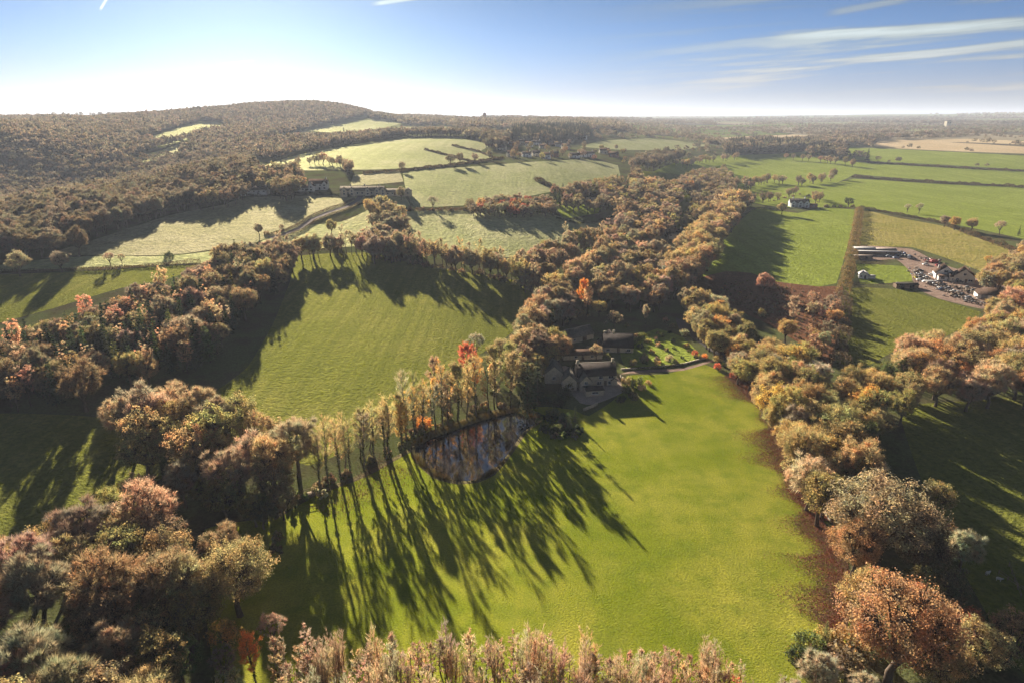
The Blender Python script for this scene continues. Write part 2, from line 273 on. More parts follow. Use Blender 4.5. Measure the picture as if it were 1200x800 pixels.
# ------------------------------------------------------------------ mesh helpers
def link(name, me, parent=None, **props):
    o = bpy.data.objects.new(name, me); C.objects.link(o)
    if parent is not None: o.parent = parent
    for k, v in props.items(): o[k] = v
    return o
def empty(name, loc, rz=0.0, label=None, cat=None, group=None, sx=1.0):
    o = bpy.data.objects.new(name, None); C.objects.link(o); o.location = loc; o.rotation_euler = (0, 0, rz); o.scale = (sx, sx, sx); o.empty_display_size = 0.5
    if label: o['label'] = label
    if cat: o['category'] = cat
    if group: o['group'] = group
    return o
class Geo:
    """collects vertices and faces of one mesh"""
    def __init__(s): s.v, s.f, s.m, s.n = [], [], [], 0
    def add(s, verts, faces, mat=0):
        verts = np.asarray(verts, float).reshape(-1, 3); s.v.append(verts)
        faces = np.asarray(faces, int); s.f.append(faces+s.n); s.m.append(np.full(len(faces), mat)); s.n += len(verts)
    def box(s, c, d, mat=0, rz=0.0, taper=1.0):
        c = np.asarray(c, float); hx, hy, hz = np.asarray(d, float)/2
        v = np.array([[-hx,-hy,-hz],[hx,-hy,-hz],[hx,hy,-hz],[-hx,hy,-hz],[-hx*taper,-hy*taper,hz],[hx*taper,-hy*taper,hz],[hx*taper,hy*taper,hz],[-hx*taper,hy*taper,hz]])
        if rz: ca, sa = math.cos(rz), math.sin(rz); v = np.c_[v[:, 0]*ca-v[:, 1]*sa, v[:, 0]*sa+v[:, 1]*ca, v[:, 2]]
        s.add(v+c, [[0,3,2,1],[4,5,6,7],[0,1,5,4],[1,2,6,5],[2,3,7,6],[3,0,4,7]], mat)
    def tube(s, pts, rad, n=5, mat=0):
        pts = np.asarray(pts, float); k = len(pts); t = np.gradient(pts, axis=0); t /= np.linalg.norm(t, axis=1)[:, None]+1e-9
        ref = np.where(np.abs(t[:, 2:3]) > 0.9, np.array([[1.0, 0, 0]]), np.array([[0, 0, 1.0]])); a = np.cross(t, ref); a /= np.linalg.norm(a, axis=1)[:, None]+1e-9; b = np.cross(t, a)
        an = np.arange(n)*2*math.pi/n; rad = np.asarray(rad, float).reshape(-1, 1, 1)
        v = pts[:, None]+rad*(a[:, None]*np.cos(an)[None, :, None]+b[:, None]*np.sin(an)[None, :, None])
        i = np.arange(k-1)[:, None]*n; j = np.arange(n)[None]; jn = (j+1) % n
        f = np.stack([i+j, i+jn, i+n+jn, i+n+j], -1).reshape(-1, 4); s.add(v.reshape(-1, 3), f, mat)
    def leaves(s, p, nrm, size, mat=0, aspect=0.62):
        """rhombic leaf sprays at p facing nrm"""
        p = np.asarray(p, float); n = len(p); nrm = nrm/(np.linalg.norm(nrm, axis=1)[:, None]+1e-9)
        r = rng.normal(size=(n, 3)); a = np.cross(nrm, r); a /= np.linalg.norm(a, axis=1)[:, None]+1e-9; b = np.cross(nrm, a)
        sz = (np.asarray(size)*np.ones(n))[:, None]*0.5
        v = np.stack([p+a*sz, p+b*sz*aspect+nrm*sz*0.2, p-a*sz, p-b*sz*aspect+nrm*sz*0.2], 1).reshape(-1, 3)
        s.add(v, np.arange(4*n).reshape(n, 4), mat)
    def slivers(s, p, d, length, width, mat=0):
        """thin twigs from p along d"""
        p = np.asarray(p, float); n = len(p); d = d/(np.linalg.norm(d, axis=1)[:, None]+1e-9); r = rng.normal(size=(n, 3)); a = np.cross(d, r); a /= np.linalg.norm(a, axis=1)[:, None]+1e-9
        L = (np.asarray(length)*np.ones(n))[:, None]; wd = (np.asarray(width)*np.ones(n))[:, None]*0.5
        v = np.stack([p-a*wd, p+a*wd, p+d*L], 1).reshape(-1, 3); s.add(v, np.arange(3*n).reshape(n, 3), mat)
    def mesh(s, name, mats, smooth=False):
        me = bpy.data.meshes.new(name); v = np.concatenate(s.v); me.vertices.add(len(v)); me.vertices.foreach_set('co', v.ravel().astype(np.float32))
        tot = np.concatenate([np.full(len(f), f.shape[1]) for f in s.f]); idx = np.concatenate([f.ravel() for f in s.f])
        me.loops.add(len(idx)); me.loops.foreach_set('vertex_index', idx.astype(np.int32)); me.polygons.add(len(tot))
        me.polygons.foreach_set('loop_start', np.r_[0, np.cumsum(tot)[:-1]].astype(np.int32)); me.polygons.foreach_set('loop_total', tot.astype(np.int32))
        me.polygons.foreach_set('material_index', np.concatenate(s.m).astype(np.int32))
        if smooth: me.polygons.foreach_set('use_smooth', np.ones(len(tot), bool))
        for m in (mats if isinstance(mats, (list, tuple)) else [mats]): me.materials.append(m)
        me.update(calc_edges=True); return me

# ------------------------------------------------------------------ the ground: one triangulation, cut along the field edges
def outline(pts, step=10.0, wob=0.0):
    """a closed picture outline, rounded and cut into short edges"""
    p = np.array(pts, float); out = []
    n = len(p)
    for i in range(n):
        p0, p1, p2, p3 = p[i-1], p[i], p[(i+1) % n], p[(i+2) % n]; L = np.linalg.norm(p2-p1); k = max(1, int(L/step))
        for j in range(k):
            t = j/k; cr = 0.5*((2*p1)+(-p0+p2)*t+(2*p0-5*p1+4*p2-p3)*t*t+(-p0+3*p1-3*p2+p3)*t**3); li = p1+(p2-p1)*t
            out.append(li*0.6+cr*0.4)
    out = np.array(out)
    if wob: out += rng.normal(size=out.shape)*wob
    x, y = at(out[:, 0], out[:, 1]); return np.c_[x, y]
FIELDS = [  # object name, material, outline in the picture
 ('pasture','pasture',[(765,202),(800,188),(850,182),(985,186),(1002,204),(955,226),(920,243),(872,236),(860,220),(830,212),(795,220)]),
 ('pasture','dewy',[(-60,318),(60,303),(120,300),(200,300),(300,287),(330,268),(400,260),(432,246),(446,232),(470,224),(485,250),(470,284),(350,292),(330,282),(260,300),(240,308),(0,318)]),
 ('pasture','frosted',[(60,298),(200,299),(300,284),(330,272),(400,248),(428,236),(428,230),(400,229),(290,231),(262,240),(200,252),(120,278)]),
 ('pasture','meadow',[(-60,327),(0,322),(100,318),(200,312),(240,311),(200,326),(140,338),(60,362),(0,378),(-60,392)]),
 ('pasture','meadow',[(-80,500),(0,484),(80,486),(170,492),(210,480),(250,460),(290,430),(320,380),(340,330),(350,300),(430,296),(480,308),(540,318),(600,328),(625,345),(615,372),(590,398),(520,440),(440,490),(400,530),(360,545),(300,520),(230,505),(180,520),(190,560),(130,590),(80,612),(0,630),(-80,650)]),
 ('pasture','dewy',[(305,197),(340,184),(400,172),(470,162),(540,162),(575,170),(562,178),(582,186),(540,192),(480,197),(440,199),(400,199),(360,200)]),
 ('pasture','frosted',[(414,206),(468,200),(473,213),(410,218)]),
 ('pasture','dewy',[(472,203),(500,199),(560,195),(620,190),(690,187),(724,194),(727,206),(706,216),(660,221),(650,224),(610,232),(560,240),(486,243),(478,230)]),
 ('pasture','dewy',[(462,262),(480,246),(590,248),(640,250),(690,262),(722,250),(717,266),(692,286),(640,296),(590,302),(520,292),(475,284)]),
 ('lawn','pasture',[(648,238),(662,236),(705,244),(700,250),(660,256)]),
 ('pasture','dewy',[(500,176),(530,172),(562,178),(582,188),(548,190)]),
 ('pasture','pasture',[(810,328),(836,300),(850,280),(868,258),(885,243),(935,250),(960,244),(1002,246),(1000,262),(990,300),(980,332),(960,336),(910,330),(880,322),(850,320)]),
 ('bracken_ground','bracken',[(808,330),(850,318),(880,320),(910,330),(960,336),(988,336),(984,370),(975,430),(950,410),(900,380),(840,352)]),
 ('pasture','meadow',[(990,340),(1060,340),(1150,366),(1140,378),(1100,398),(1050,410),(1010,432),(984,425)]),
 ('pasture','pasture',[(1003,310),(1069,313),(1069,329),(1008,333)]),
 ('pasture','rough',[(1010,247),(1050,255),(1110,266),(1160,284),(1220,300),(1240,345),(1180,345),(1150,318),(1070,290),(1006,288)]),
 ('pasture','pasture',[(920,243),(955,224),(1000,210),(1100,216),(1260,224),(1260,296),(1190,278),(1080,255),(1010,243)]),
 ('pasture','pasture',[(825,196),(850,188),(900,186),(960,190),(1000,204),(1100,212),(1260,221),(1260,204),(1100,196),(1010,190),(985,188),(930,186),(1000,178),(1260,190),(1260,186),(1000,173),(920,180),(850,183)]),
 ('pasture','pasture',[(985,187),(1100,193),(1260,202),(1260,189),(1100,181),(990,178)]),
 ('pasture','stubble',[(835,162),(930,158),(960,161),(915,164),(850,166)]),
 ('pasture','stubble',[(1010,168),(1060,164),(1130,168),(1260,176),(1260,182),(1130,178),(1030,173)]),
 ('pasture','stubble',[(1050,165),(1130,163),(1260,168),(1260,172),(1130,167)]),
 ('pasture','dewy',[(700,166),(760,162),(830,170),(800,176),(730,176),(680,172)]),
 ('pasture','dewy',[(160,166),(200,153),(235,143),(262,145),(270,152),(240,158),(215,165),(190,171)]),
 ('pasture','dewy',[(148,188),(190,176),(218,167),(228,172),(206,186),(168,194)]),
 ('pasture','dewy',[(120,200),(150,196),(190,192),(192,197),(150,203)]),
 ('pasture','dewy',[(360,153),(400,145),(440,140),(470,145),(440,152),(395,156)]),
 ('pasture','dewy',[(455,150),(520,148),(540,152),(500,157),(465,156)]),
 ('pasture','meadow',[(1055,478),(1120,470),(1280,478),(1300,900),(1200,790),(1140,690),(1095,600),(1068,530)]),
 ('lawn','lawn',[(240,620),(320,605),(365,580),(430,556),(486,527),(500,505),(560,488),(620,478),(640,476),(672,480),(690,487),(722,466),(735,440),(780,438),(826,427),(850,440),(890,480),(915,530),(940,590),(985,650),(1003,690),(990,760),(960,900),(300,920),(250,780),(240,700)]),
 ('garden_lawn','pasture',[(726,410),(745,396),(770,385),(800,395),(820,415),(816,423),(780,430),(735,433)]),
 ('pasture','meadow',[(798,232),(826,222),(856,222),(850,240),(832,258),(812,272),(792,270)]),
 ('pasture','meadow',[(742,200),(800,206),(790,222),(752,222)]),
 ('courtyard','gravel',[(642,436),(662,428),(690,440),(724,442),(732,458),(714,467),(694,474),(680,472),(664,455)]),
 ('path','earth',[(727,438),(742,434),(800,431),(836,421),(837,423),(800,434),(742,437)]),
 ('lane','tarmac',[(792,372),(805,378),(835,402),(868,430),(862,434),(828,408),(795,384)]),
 ('farmyard','earth',[(1008,288),(1068,292),(1100,308),(1150,325),(1190,340),(1180,356),(1150,362),(1100,350),(1074,338),(1066,318),(1050,304),(1010,306)]),
 ('track','bank',[(318,604),(365,578),(430,552),(486,522),(540,492),(600,474),(636,470),(625,478),(560,489),(500,506),(488,524),(432,557),(367,582),(322,609)]),
 ('pond_bank','bank',[(482,518),(504,504),(560,487),(604,478),(630,482),(640,490),(618,506),(600,532),(580,556),(560,565),(535,567),(510,561),(492,547),(482,534)]),
 ('pond','water',[(487,520),(506,508),(560,490),(602,481),(626,484),(634,491),(613,505),(596,530),(576,552),(558,561),(537,563),(515,557),(497,544),(487,532)]),
]
def inside(px, py, poly):
    poly = np.asarray(poly, float); r = np.zeros(len(px), bool); j = len(poly)-1
    for i in range(len(poly)):
        xi, yi = poly[i]; xj, yj = poly[j]; c = ((yi > py) != (yj > py)) & (px < (xj-xi)*(py-yi)/(yj-yi+1e-12)+xi); r ^= c; j = i
    return r
DRIVE = [(316,279),(335,274),(352,267),(366,257),(385,249),(404,243),(418,236),(424,228)]
def build_ground():
    rr = np.exp(np.arange(math.log(22), math.log(15000), 0.043)); aa = np.r_[np.arange(-0.86, 0.861, 0.0165), np.arange(0.95, 2*math.pi-0.94, 0.14)]
    pts = [(0.0, 0.0)]
    for i, d in enumerate(rr):
        for a in aa: pts.append((d*math.sin(a+0.004*(i % 2)), d*math.cos(a+0.004*(i % 2))))
    pts = [Vector(p) for p in pts]; edges = []
    drive = np.array(DRIVE, float); nrm = np.gradient(drive, axis=0); x, y = at(drive[:, 0], drive[:, 1]); c = np.c_[x, y]; t = np.gradient(c, axis=0); t /= np.linalg.norm(t, axis=1)[:, None]; s = np.c_[-t[:, 1], t[:, 0]]*2.6
    polys = [(n, m, outline(p, 12 if k < 29 else 5, 0.0)) for k, (n, m, p) in enumerate(FIELDS)] + [('drive', 'tarmac', np.r_[c+s, (c-s)[::-1]])]
    for (n, m, o) in polys:
        b = len(pts); pts += [Vector((float(p[0]), float(p[1]))) for p in o]; edges += [(b+i, b+(i+1) % len(o)) for i in range(len(o))]
    vo, eo, fo = delaunay_2d_cdt(pts, edges, [], 0, 1e-3)[:3]
    v = np.array([(p.x, p.y) for p in vo]); z = height(v[:, 0], v[:, 1]); tri = np.array(fo)
    c = v[tri].mean(axis=1); own = np.full(len(tri), -1)
    for k, (n, m, o) in enumerate(polys): own[inside(c[:, 0], c[:, 1], o)] = k
    kp = [k for k, q in enumerate(polys) if q[0] == 'pond'][0]; iw = np.unique(tri[own == kp]); z[iw] = z[iw].min()-0.15   # still water lies level
    for k in range(-1, len(polys)):
        f = tri[own == k]
        if len(f) == 0: print('empty field', k, polys[k][0]); continue
        u, inv = np.unique(f, return_inverse=True); zz = z[u].copy()
        g = Geo(); g.add(np.c_[v[u], zz], inv.reshape(-1, 3)); nm, mt = ('ground', 'ground') if k < 0 else polys[k][:2]
        link(nm, g.mesh(nm, G[mt], True), kind='structure')
build_ground()
# ------------------------------------------------------------------ trees: a few grown shapes of each kind
def unit(n): v = rng.normal(size=(n, 3)); return v/np.linalg.norm(v, axis=1)[:, None]
def broad(H, Rr, npuff, per, leaf, mode, trunk=True, low=0.55, flat=0.46, droop=0.62):
    gt, gc = Geo(), Geo(); lobes = unit(11); lobes[:, 2] = np.abs(lobes[:, 2])*0.9-0.1; lobes /= np.linalg.norm(lobes, axis=1)[:, None]
    d = unit(npuff*3); d = d[d[:, 2] > -droop][:npuff]; npuff = len(d)
    f = 0.66+0.40*np.max(np.exp(-((1-d@lobes.T)/0.085)), axis=1); f *= rng.uniform(0.84, 1.03, npuff); f[rng.random(npuff) < 0.22] *= 0.72
    cen = np.array([0, 0, H*low]); ext = np.array([Rr, Rr, H*flat]); c = cen+d*f[:, None]*ext*0.9
    c[:, 2] = np.maximum(c[:, 2], H*0.16); pr = Rr*rng.uniform(0.075, 0.165, npuff)
    fork = np.array([0.03*H, 0.0, H*0.27]); L = cen+lobes*ext*0.5
    if trunk:
        bend = rng.normal(size=2)*0.02*H
        gt.tube([[0, 0, -0.6], [bend[0]*.5, bend[1]*.5, H*0.13], fork], [Rr*0.085, Rr*0.062, Rr*0.052], 7)
        for l in L:
            mid = fork*0.45+l*0.55+np.array([0, 0, -0.05*H])+rng.normal(size=3)*0.03*H; gt.tube([fork-np.array([0, 0, .04*H]), mid, l], [Rr*0.036, Rr*0.024, Rr*0.013], 5)
        near = np.argmin(np.linalg.norm(c[:, None]-L[None], axis=2), axis=1)
        for i in range(npuff):
            a = L[near[i]]; gt.tube([a, a*0.45+c[i]*0.55+rng.normal(size=3)*Rr*0.05, c[i]], [Rr*0.011, Rr*0.007, Rr*0.003], 3)
    for i in range(npuff):
        k = max(3, int(per*rng.uniform(0.7, 1.3))); u = unit(k); u[:, 2] = u[:, 2]*0.8+0.18; p = c[i]+u*pr[i]*rng.uniform(0.35, 1.08, k)[:, None]; outw = (c[i]-cen)/ext; outw = outw/(np.linalg.norm(outw)+1e-6)
        if mode in ('leaf', 'mix'):
            kk = k if mode == 'leaf' else k//2; gc.leaves(p[:kk], u[:kk]+0.5*outw+0.55*rng.normal(size=(kk, 3)), leaf*rng.uniform(0.65, 1.3, kk))
        if mode in ('twig', 'mix'):
            kk = int(k*(1.7 if mode == 'twig' else 0.9)); u2 = unit(kk); st = c[i]+u2*pr[i]*0.35*rng.random((kk, 1))-outw*pr[i]*0.5
            gc.slivers(st, u2+0.9*outw+np.array([0, 0, 0.35]), pr[i]*rng.uniform(0.9, 1.9, kk), leaf*rng.uniform(0.16, 0.34, kk))
    return gt, gc
def tall(H, Rr, nb, per, leaf, leafy, ivy=0.0):
    gt, gc = Geo(), Geo(); k = 7; z = np.linspace(-0.5, H*0.96, k); wob = np.cumsum(rng.normal(size=(k, 2))*0.012*H, axis=0); wob[0] = 0
    path = np.c_[wob, z]; gt.tube(path, np.linspace(0.30, 0.03, k)*H/20, 6)
    for i in range(nb):
        t = rng.uniform(0.30, 0.97); b = np.array([np.interp(t, np.linspace(0, 1, k), path[:, j]) for j in range(3)]); a = rng.uniform(0, 2*math.pi)
        L = Rr*(1.25-0.75*abs(t-0.55)/0.45)*rng.uniform(0.6, 1.15); dr = np.array([math.cos(a), math.sin(a), rng.uniform(0.7, 1.6)]); dr /= np.linalg.norm(dr)
        e = b+dr*L*1.3+np.array([0, 0, 0.15*L]); gt.tube([b, (b+e)/2-np.array([0, 0, 0.06*L]), e], [0.09*H/20*(1.2-t), 0.05*H/20, 0.02*H/20], 3)
        for s in range(4):
            q = b+(e-b)*rng.uniform(0.4, 1.0); kk = per; u = unit(kk); gc.slivers(q+u*0.1, u*0.8+dr+np.array([0, 0, 0.5]), rng.uniform(0.7, 1.9, kk), leaf*rng.uniform(0.13, 0.24, kk))
            if leafy > 0:
                kl = max(1, int(per*leafy)); u = unit(kl); gc.leaves(q+u*rng.uniform(0.2, 0.9, kl)[:, None], u+0.4*rng.normal(size=(kl, 3)), leaf*rng.uniform(0.7, 1.2, kl))
    if ivy > 0:
        kk = int(900*ivy); t = rng.uniform(0.02, 0.62, kk)**0.9; b = np.stack([np.interp(t, np.linspace(0, 1, k), path[:, j]) for j in range(3)], 1); u = unit(kk); u[:, 2] *= 0.4
        gt.leaves(b+u*(0.75*(1-t*0.7)*rng.uniform(0.5, 1.1, kk))[:, None], u+0.5*rng.normal(size=(kk, 3)), 0.5, 1)
    return gt, gc
def cone(H, Rr, dens, leaf, thin=False, power=0.8):
    gt, gc = Geo(), Geo(); gt.tube([[0, 0, -0.5], [0, 0, H*0.5], [0, 0, H*0.98]], [H*0.016, H*0.010, H*0.002], 6)
    nw = int(H*1.15)
    for i in range(nw):
        t = (i+rng.random())/nw; z = H*(0.08+0.91*t); rad = Rr*(1-t)**power+0.15; nb = max(4, int((5+6*(1-t))*dens)); a0 = rng.uniform(0, 6.28)
        for j in range(nb):
            a = a0+j*2*math.pi/nb+rng.normal()*0.2; L = rad*rng.uniform(0.72, 1.12); dr = np.array([math.cos(a), math.sin(a), 0.0]); up = 0.30-0.55*(1-t)
            e = np.array([0, 0, z])+dr*L+np.array([0, 0, up*L*0.7])
            if not thin or j % 2: gt.tube([[0, 0, z], e], [0.05, 0.015], 3)
            k = max(3, int((5 if not thin else 4)*L)); s = rng.uniform(0.15, 1.0, k)[:, None]; p = np.array([0, 0, z])*(1-s)+e*s+rng.normal(size=(k, 3))*0.16*(0.4+s)
            gc.leaves(p, np.array([0, 0, 1.0])+dr*0.45+0.5*rng.normal(size=(k, 3)), leaf*rng.uniform(0.7, 1.3, k), 0, 0.5)
            if thin: gc.slivers(p, dr+np.array([0, 0, 0.3])+0.7*rng.normal(size=(k, 3)), leaf*1.6, 0.07)
    return gt, gc
def sapling(H, Rr, stems, per, leaf, leafy):
    gt, gc = Geo(), Geo()
    for s in range(stems):
        a = rng.uniform(0, 6.28); h = H*rng.uniform(0.7, 1.06); e = np.array([math.cos(a), math.sin(a), 0])*Rr*rng.uniform(0.2, 1.1)+np.array([0, 0, h]); st = np.array([math.cos(a), math.sin(a), 0])*rng.uniform(0.05, 0.6*Rr); st[2] = -0.3
        mid = (st+e)/2+rng.normal(size=3)*0.22; gt.tube([st, mid, e], [0.065, 0.045, 0.012], 4)
        for i in range(24):
            t = rng.uniform(0.12, 1.0); b = st*(1-t)**2+2*mid*t*(1-t)+e*t*t; u = unit(1)[0]; u[2] = abs(u[2])+0.9; u /= np.linalg.norm(u); L = rng.uniform(0.5, 1.5)*(1.25-t*0.6); q = b+u*L; gc.slivers([b], [u], [L], [0.05])
            kk = per; v = unit(kk); gc.slivers(b+(q-b)*rng.random((kk, 1)), v*0.6+u+np.array([0, 0, .5]), rng.uniform(0.35, 1.0, kk), rng.uniform(0.022, 0.045, kk))
            if rng.random() < leafy*(1.15-t): kl = per; v = unit(kl); gc.leaves(b+(q-b)*rng.random((kl, 1))+v*0.3, v+0.3*rng.normal(size=(kl, 3)), leaf*rng.uniform(0.5, 1.1, kl))
    return gt, gc
def bush(H, Rr, n, leaf):
    gt, gc = Geo(), Geo(); d = unit(n); d[:, 2] = np.abs(d[:, 2]); c = d*np.array([Rr, Rr, H])*rng.uniform(0.6, 0.92, n)[:, None]
    for i in range(n):
        gt.tube([[0, 0, -0.2], c[i]], [0.05, 0.015], 3); k = 34; u = unit(k); u[:, 2] += 0.2; gc.leaves(c[i]+u*Rr*0.26*rng.uniform(0.4, 1.1, k)[:, None], u+d[i]*0.5+0.5*rng.normal(size=(k, 3)), leaf*rng.uniform(0.7, 1.3, k))
    return gt, gc
BM = [BARK, IVY]
PROTO = {}
def proto(kind, fn, args, n, cmat, H, Rr, bark=None):
    PROTO[kind] = dict(H=H, R=Rr, v=[])
    for k in range(n):
        gt, gc = fn(*args); b = [bark or BARK, IVY]
        PROTO[kind]['v'].append((gt.mesh(kind+' trunk', b), gc.mesh(kind+' crown', cmat)))
        gc.v += gt.v; gc.f += [f+gc.n for f in gt.f]; gc.m += [q+1 for q in gt.m]; PROTO[kind].setdefault('j', []).append(gc.mesh(kind+' whole', [cmat]+b))
proto('oak', broad, (16, 7.5, 300, 27, 0.38, 'leaf'), 5, LEAF, 16, 7.5)
proto('grand', broad, (16, 7.5, 560, 34, 0.26, 'leaf'), 2, LEAF, 16, 7.5)
proto('thin', broad, (16, 7.5, 270, 30, 0.36, 'mix'), 4, LEAF, 16, 7.5)
proto('twiggy', broad, (16, 7.2, 240, 40, 0.36, 'twig'), 4, TWIG, 16, 7.2)
proto('bare', broad, (15, 6.0, 120, 20, 0.36, 'twig', True, 0.60, 0.40, 0.3), 3, TWIG, 15, 6.0)
proto('tall', tall, (20, 3.0, 44, 8, 0.34, 0.2, 0.22), 4, LEAF, 20, 3.0, PALEBARK)
proto('leafytall', tall, (18, 3.4, 44, 14, 0.42, 1.3, 0.2), 3, LEAF, 18, 3.4)
proto('conifer', cone, (17, 3.3, 1.0, 0.62), 3, NEEDLE, 17, 3.3)
proto('larch', broad, (16, 3.9, 120, 26, 0.36, 'mix', True, 0.55, 0.45, 0.8), 3, LEAF, 16, 3.9)
proto('sapling', sapling, (9.5, 1.6, 9, 15, 0.15, 0.15), 6, LEAF, 9.5, 1.6)
proto('bush', bush, (3.0, 2.4, 30, 0.36), 3, LEAF, 3.0, 2.4)
FARP = {}                                                           # coarser shapes for the far woods, instanced there
def farproto(kind, fn, args, n, cmat, H, Rr):
    FARP[kind] = dict(H=H, R=Rr, v=[])
    for k in range(n):
        gt, gc = fn(*args); b = len(gt.v)
        if b: gc.v += gt.v; gc.f += [f+gc.n for f in gt.f]; gc.m += [np.ones(len(f), int) for f in gt.f]
        FARP[kind]['v'].append(gc.mesh('far '+kind, [cmat, BARK]))
farproto('oak', broad, (16, 7.5, 95, 16, 0.95, 'leaf', True), 3, LEAF, 16, 7.5)
farproto('twiggy', broad, (16, 7.2, 100, 22, 0.9, 'twig', True), 3, TWIG, 16, 7.2)
farproto('conifer', cone, (17, 3.3, 0.7, 1.1), 2, NEEDLE, 17, 3.3)
farproto('larch', broad, (16, 3.9, 60, 12, 0.7, 'mix', True, 0.55, 0.45, 0.8), 2, LEAF, 16, 3.9)
farproto('tall', tall, (20, 3.0, 22, 5, 0.9, 0.4), 2, LEAF, 20, 3.0)
farproto('bush', bush, (3.0, 2.4, 12, 0.7), 1, LEAF, 3.0, 2.4)
farproto('distant', broad, (15, 8.5, 60, 5, 2.2, 'leaf', False), 3, LEAF, 15, 8.5)
FAR_OF = dict(oak='oak', grand='oak', thin='oak', twiggy='twiggy', bare='twiggy', tall='tall', leafytall='tall', conifer='conifer', larch='larch', sapling='tall', bush='bush', distant='distant')

TINT = dict(olive=(.150, .136, .066), tan=(.200, .160, .088), russet=(.215, .138, .078), copper=(.215, .160, .122), golden=(.255, .175, .060), orange=(.34, .155, .032), red=(.27, .080, .055), crimson=(.17, .062, .045),
 brown=(.150, .118, .080), taupe=(.165, .140, .116), grey=(.19, .175, .155), pinkish=(.225, .168, .140), salmon=(.275, .195, .155), evergreen=(.030, .044, .024), green=(.070, .090, .034), lime=(.155, .155, .055), silvery=(.22, .21, .17), mauve=(.175, .130, .118), dun=(.115, .096, .070))
WORD = dict(oak='leafy tree', grand='leafy tree', thin='half-bare tree', twiggy='leafless tree', bare='bare spreading tree', tall='tall bare tree', leafytall='tall slim leafy tree', conifer='pointed conifer', larch='feathery larch', sapling='thin bare sapling', bush='low bush')
NAME = dict(oak='leafy_tree', grand='leafy_tree', thin='leafy_tree', twiggy='round_tree', bare='bare_tree', tall='tall_tree', leafytall='tall_tree', conifer='conifer_tree', larch='larch_tree', sapling='sapling', bush='bush')
TREES = []
def plant(kind, x, y, s, tint, phrase, group, label=None, keep=None, stretch=1.0, sink=0.0):
    TREES.append(dict(k=kind, x=x, y=y, s=s, t=tint, p=phrase, g=group, label=label, keep=keep, st=stretch, sink=sink))
FW = [(n, outline(p, 14)) for (n, m_, p) in FIELDS]
def free(x, y, skip=()):
    ok = np.ones(len(x), bool)
    for n, o in FW:
        if n in ('bracken_ground', 'track') or n in skip: continue
        ok &= ~inside(x, y, o)
    return ok
def pick(mix):
    ks = list(mix); ws = np.array([mix[k] for k in ks], float); return ks[rng.choice(len(ks), p=ws/ws.sum())]
def zone(poly, gap, kinds, tints, phrase, group, srange=(0.8, 1.15), h=9.0, anywhere=False, keep=None, jit=0.32):
    p = np.array(poly, float); q = outline_px(p); x, y = at(q[:, 0], q[:, 1], h); k_ = np.hypot(x, y) < 3600; x, y = x[k_], y[k_]; x0, x1, y0, y1 = x.min(), x.max(), y.min(), y.max()
    nx, ny = int((x1-x0)/gap)+2, int((y1-y0)/(gap*0.866))+2
    gx, gy = np.meshgrid(np.arange(nx), np.arange(ny)); X = x0+(gx+0.5*(gy % 2))*gap; Y = y0+gy*gap*0.866
    X = (X+rng.uniform(-jit, jit, X.shape)*gap).ravel(); Y = (Y+rng.uniform(-jit, jit, Y.shape)*gap).ravel(); Z = height(X, Y)+h
    u, v, f = project(X, Y, Z); ok = ~hides(u, v)&inside(u, v, p) & (f > 5) & (np.hypot(X, Y) < 3300)
    if not anywhere: ok &= free(X, Y)
    for a, b in zip(X[ok], Y[ok]):
        k = pick(kinds); t = pick(tints[k] if k in tints else tints['*']); plant(k, a, b, rng.uniform(*srange), t, phrase, group, keep=keep, stretch=rng.uniform(0.9, 1.12))
CLEAR = [(683,348,17,24),(676,393,26,13),(722,402,26,17),(757,370,9,14),(783,277,15,9),(303,223,20,7),(372,216,20,8),(692,233,14,6),(640,440,18,10),(896,332,16,16),(1108,322,22,14),(1131,326,18,12)]
def hides(u, v):
    """would it stand right in front of something the photograph shows clear?"""
    r = np.zeros(len(u), bool)
    for (a, b, c, d) in CLEAR: r |= ((u-a)/c)**2+((v-b)/d)**2 < 1
    return r
def outline_px(p, step=25):
    out = []
    for i in range(len(p)):
        a, b = p[i-1], p[i]; k = max(1, int(np.linalg.norm(b-a)/step)); out += [a+(b-a)*j/k for j in range(k)]
    return np.array(out)
def row(line, gap, kinds, tints, phrase, group, srange=(0.8, 1.1), side=1.0, h=0.0, keep=None):
    p = np.array(line, float); q = []
    for a, b in zip(p[:-1], p[1:]): k = max(1, int(np.linalg.norm(b-a)/6)); q += [a+(b-a)*j/k for j in range(k)]
    q = np.array(q+[p[-1]]); x, y = at(q[:, 0], q[:, 1], h); s = np.r_[0, np.cumsum(np.hypot(np.diff(x), np.diff(y)))]
    for d in np.arange(gap*0.3, s[-1], gap):
        d += rng.uniform(-.3, .3)*gap; a, b = np.interp(d, s, x)+rng.normal()*side, np.interp(d, s, y)+rng.normal()*side
        k = pick(kinds); plant(k, a, b, rng.uniform(*srange), pick(tints[k] if k in tints else tints['*']), phrase, group, keep=keep, stretch=rng.uniform(0.9, 1.1))
def one(kind, u, v, s, tint, label, group=None, frac=0.55, stretch=1.0):
    x, y = at1(u, v, PROTO[kind]['H']*s*stretch*frac); plant(kind, x, y, s, tint, '', group, label, True, stretch)

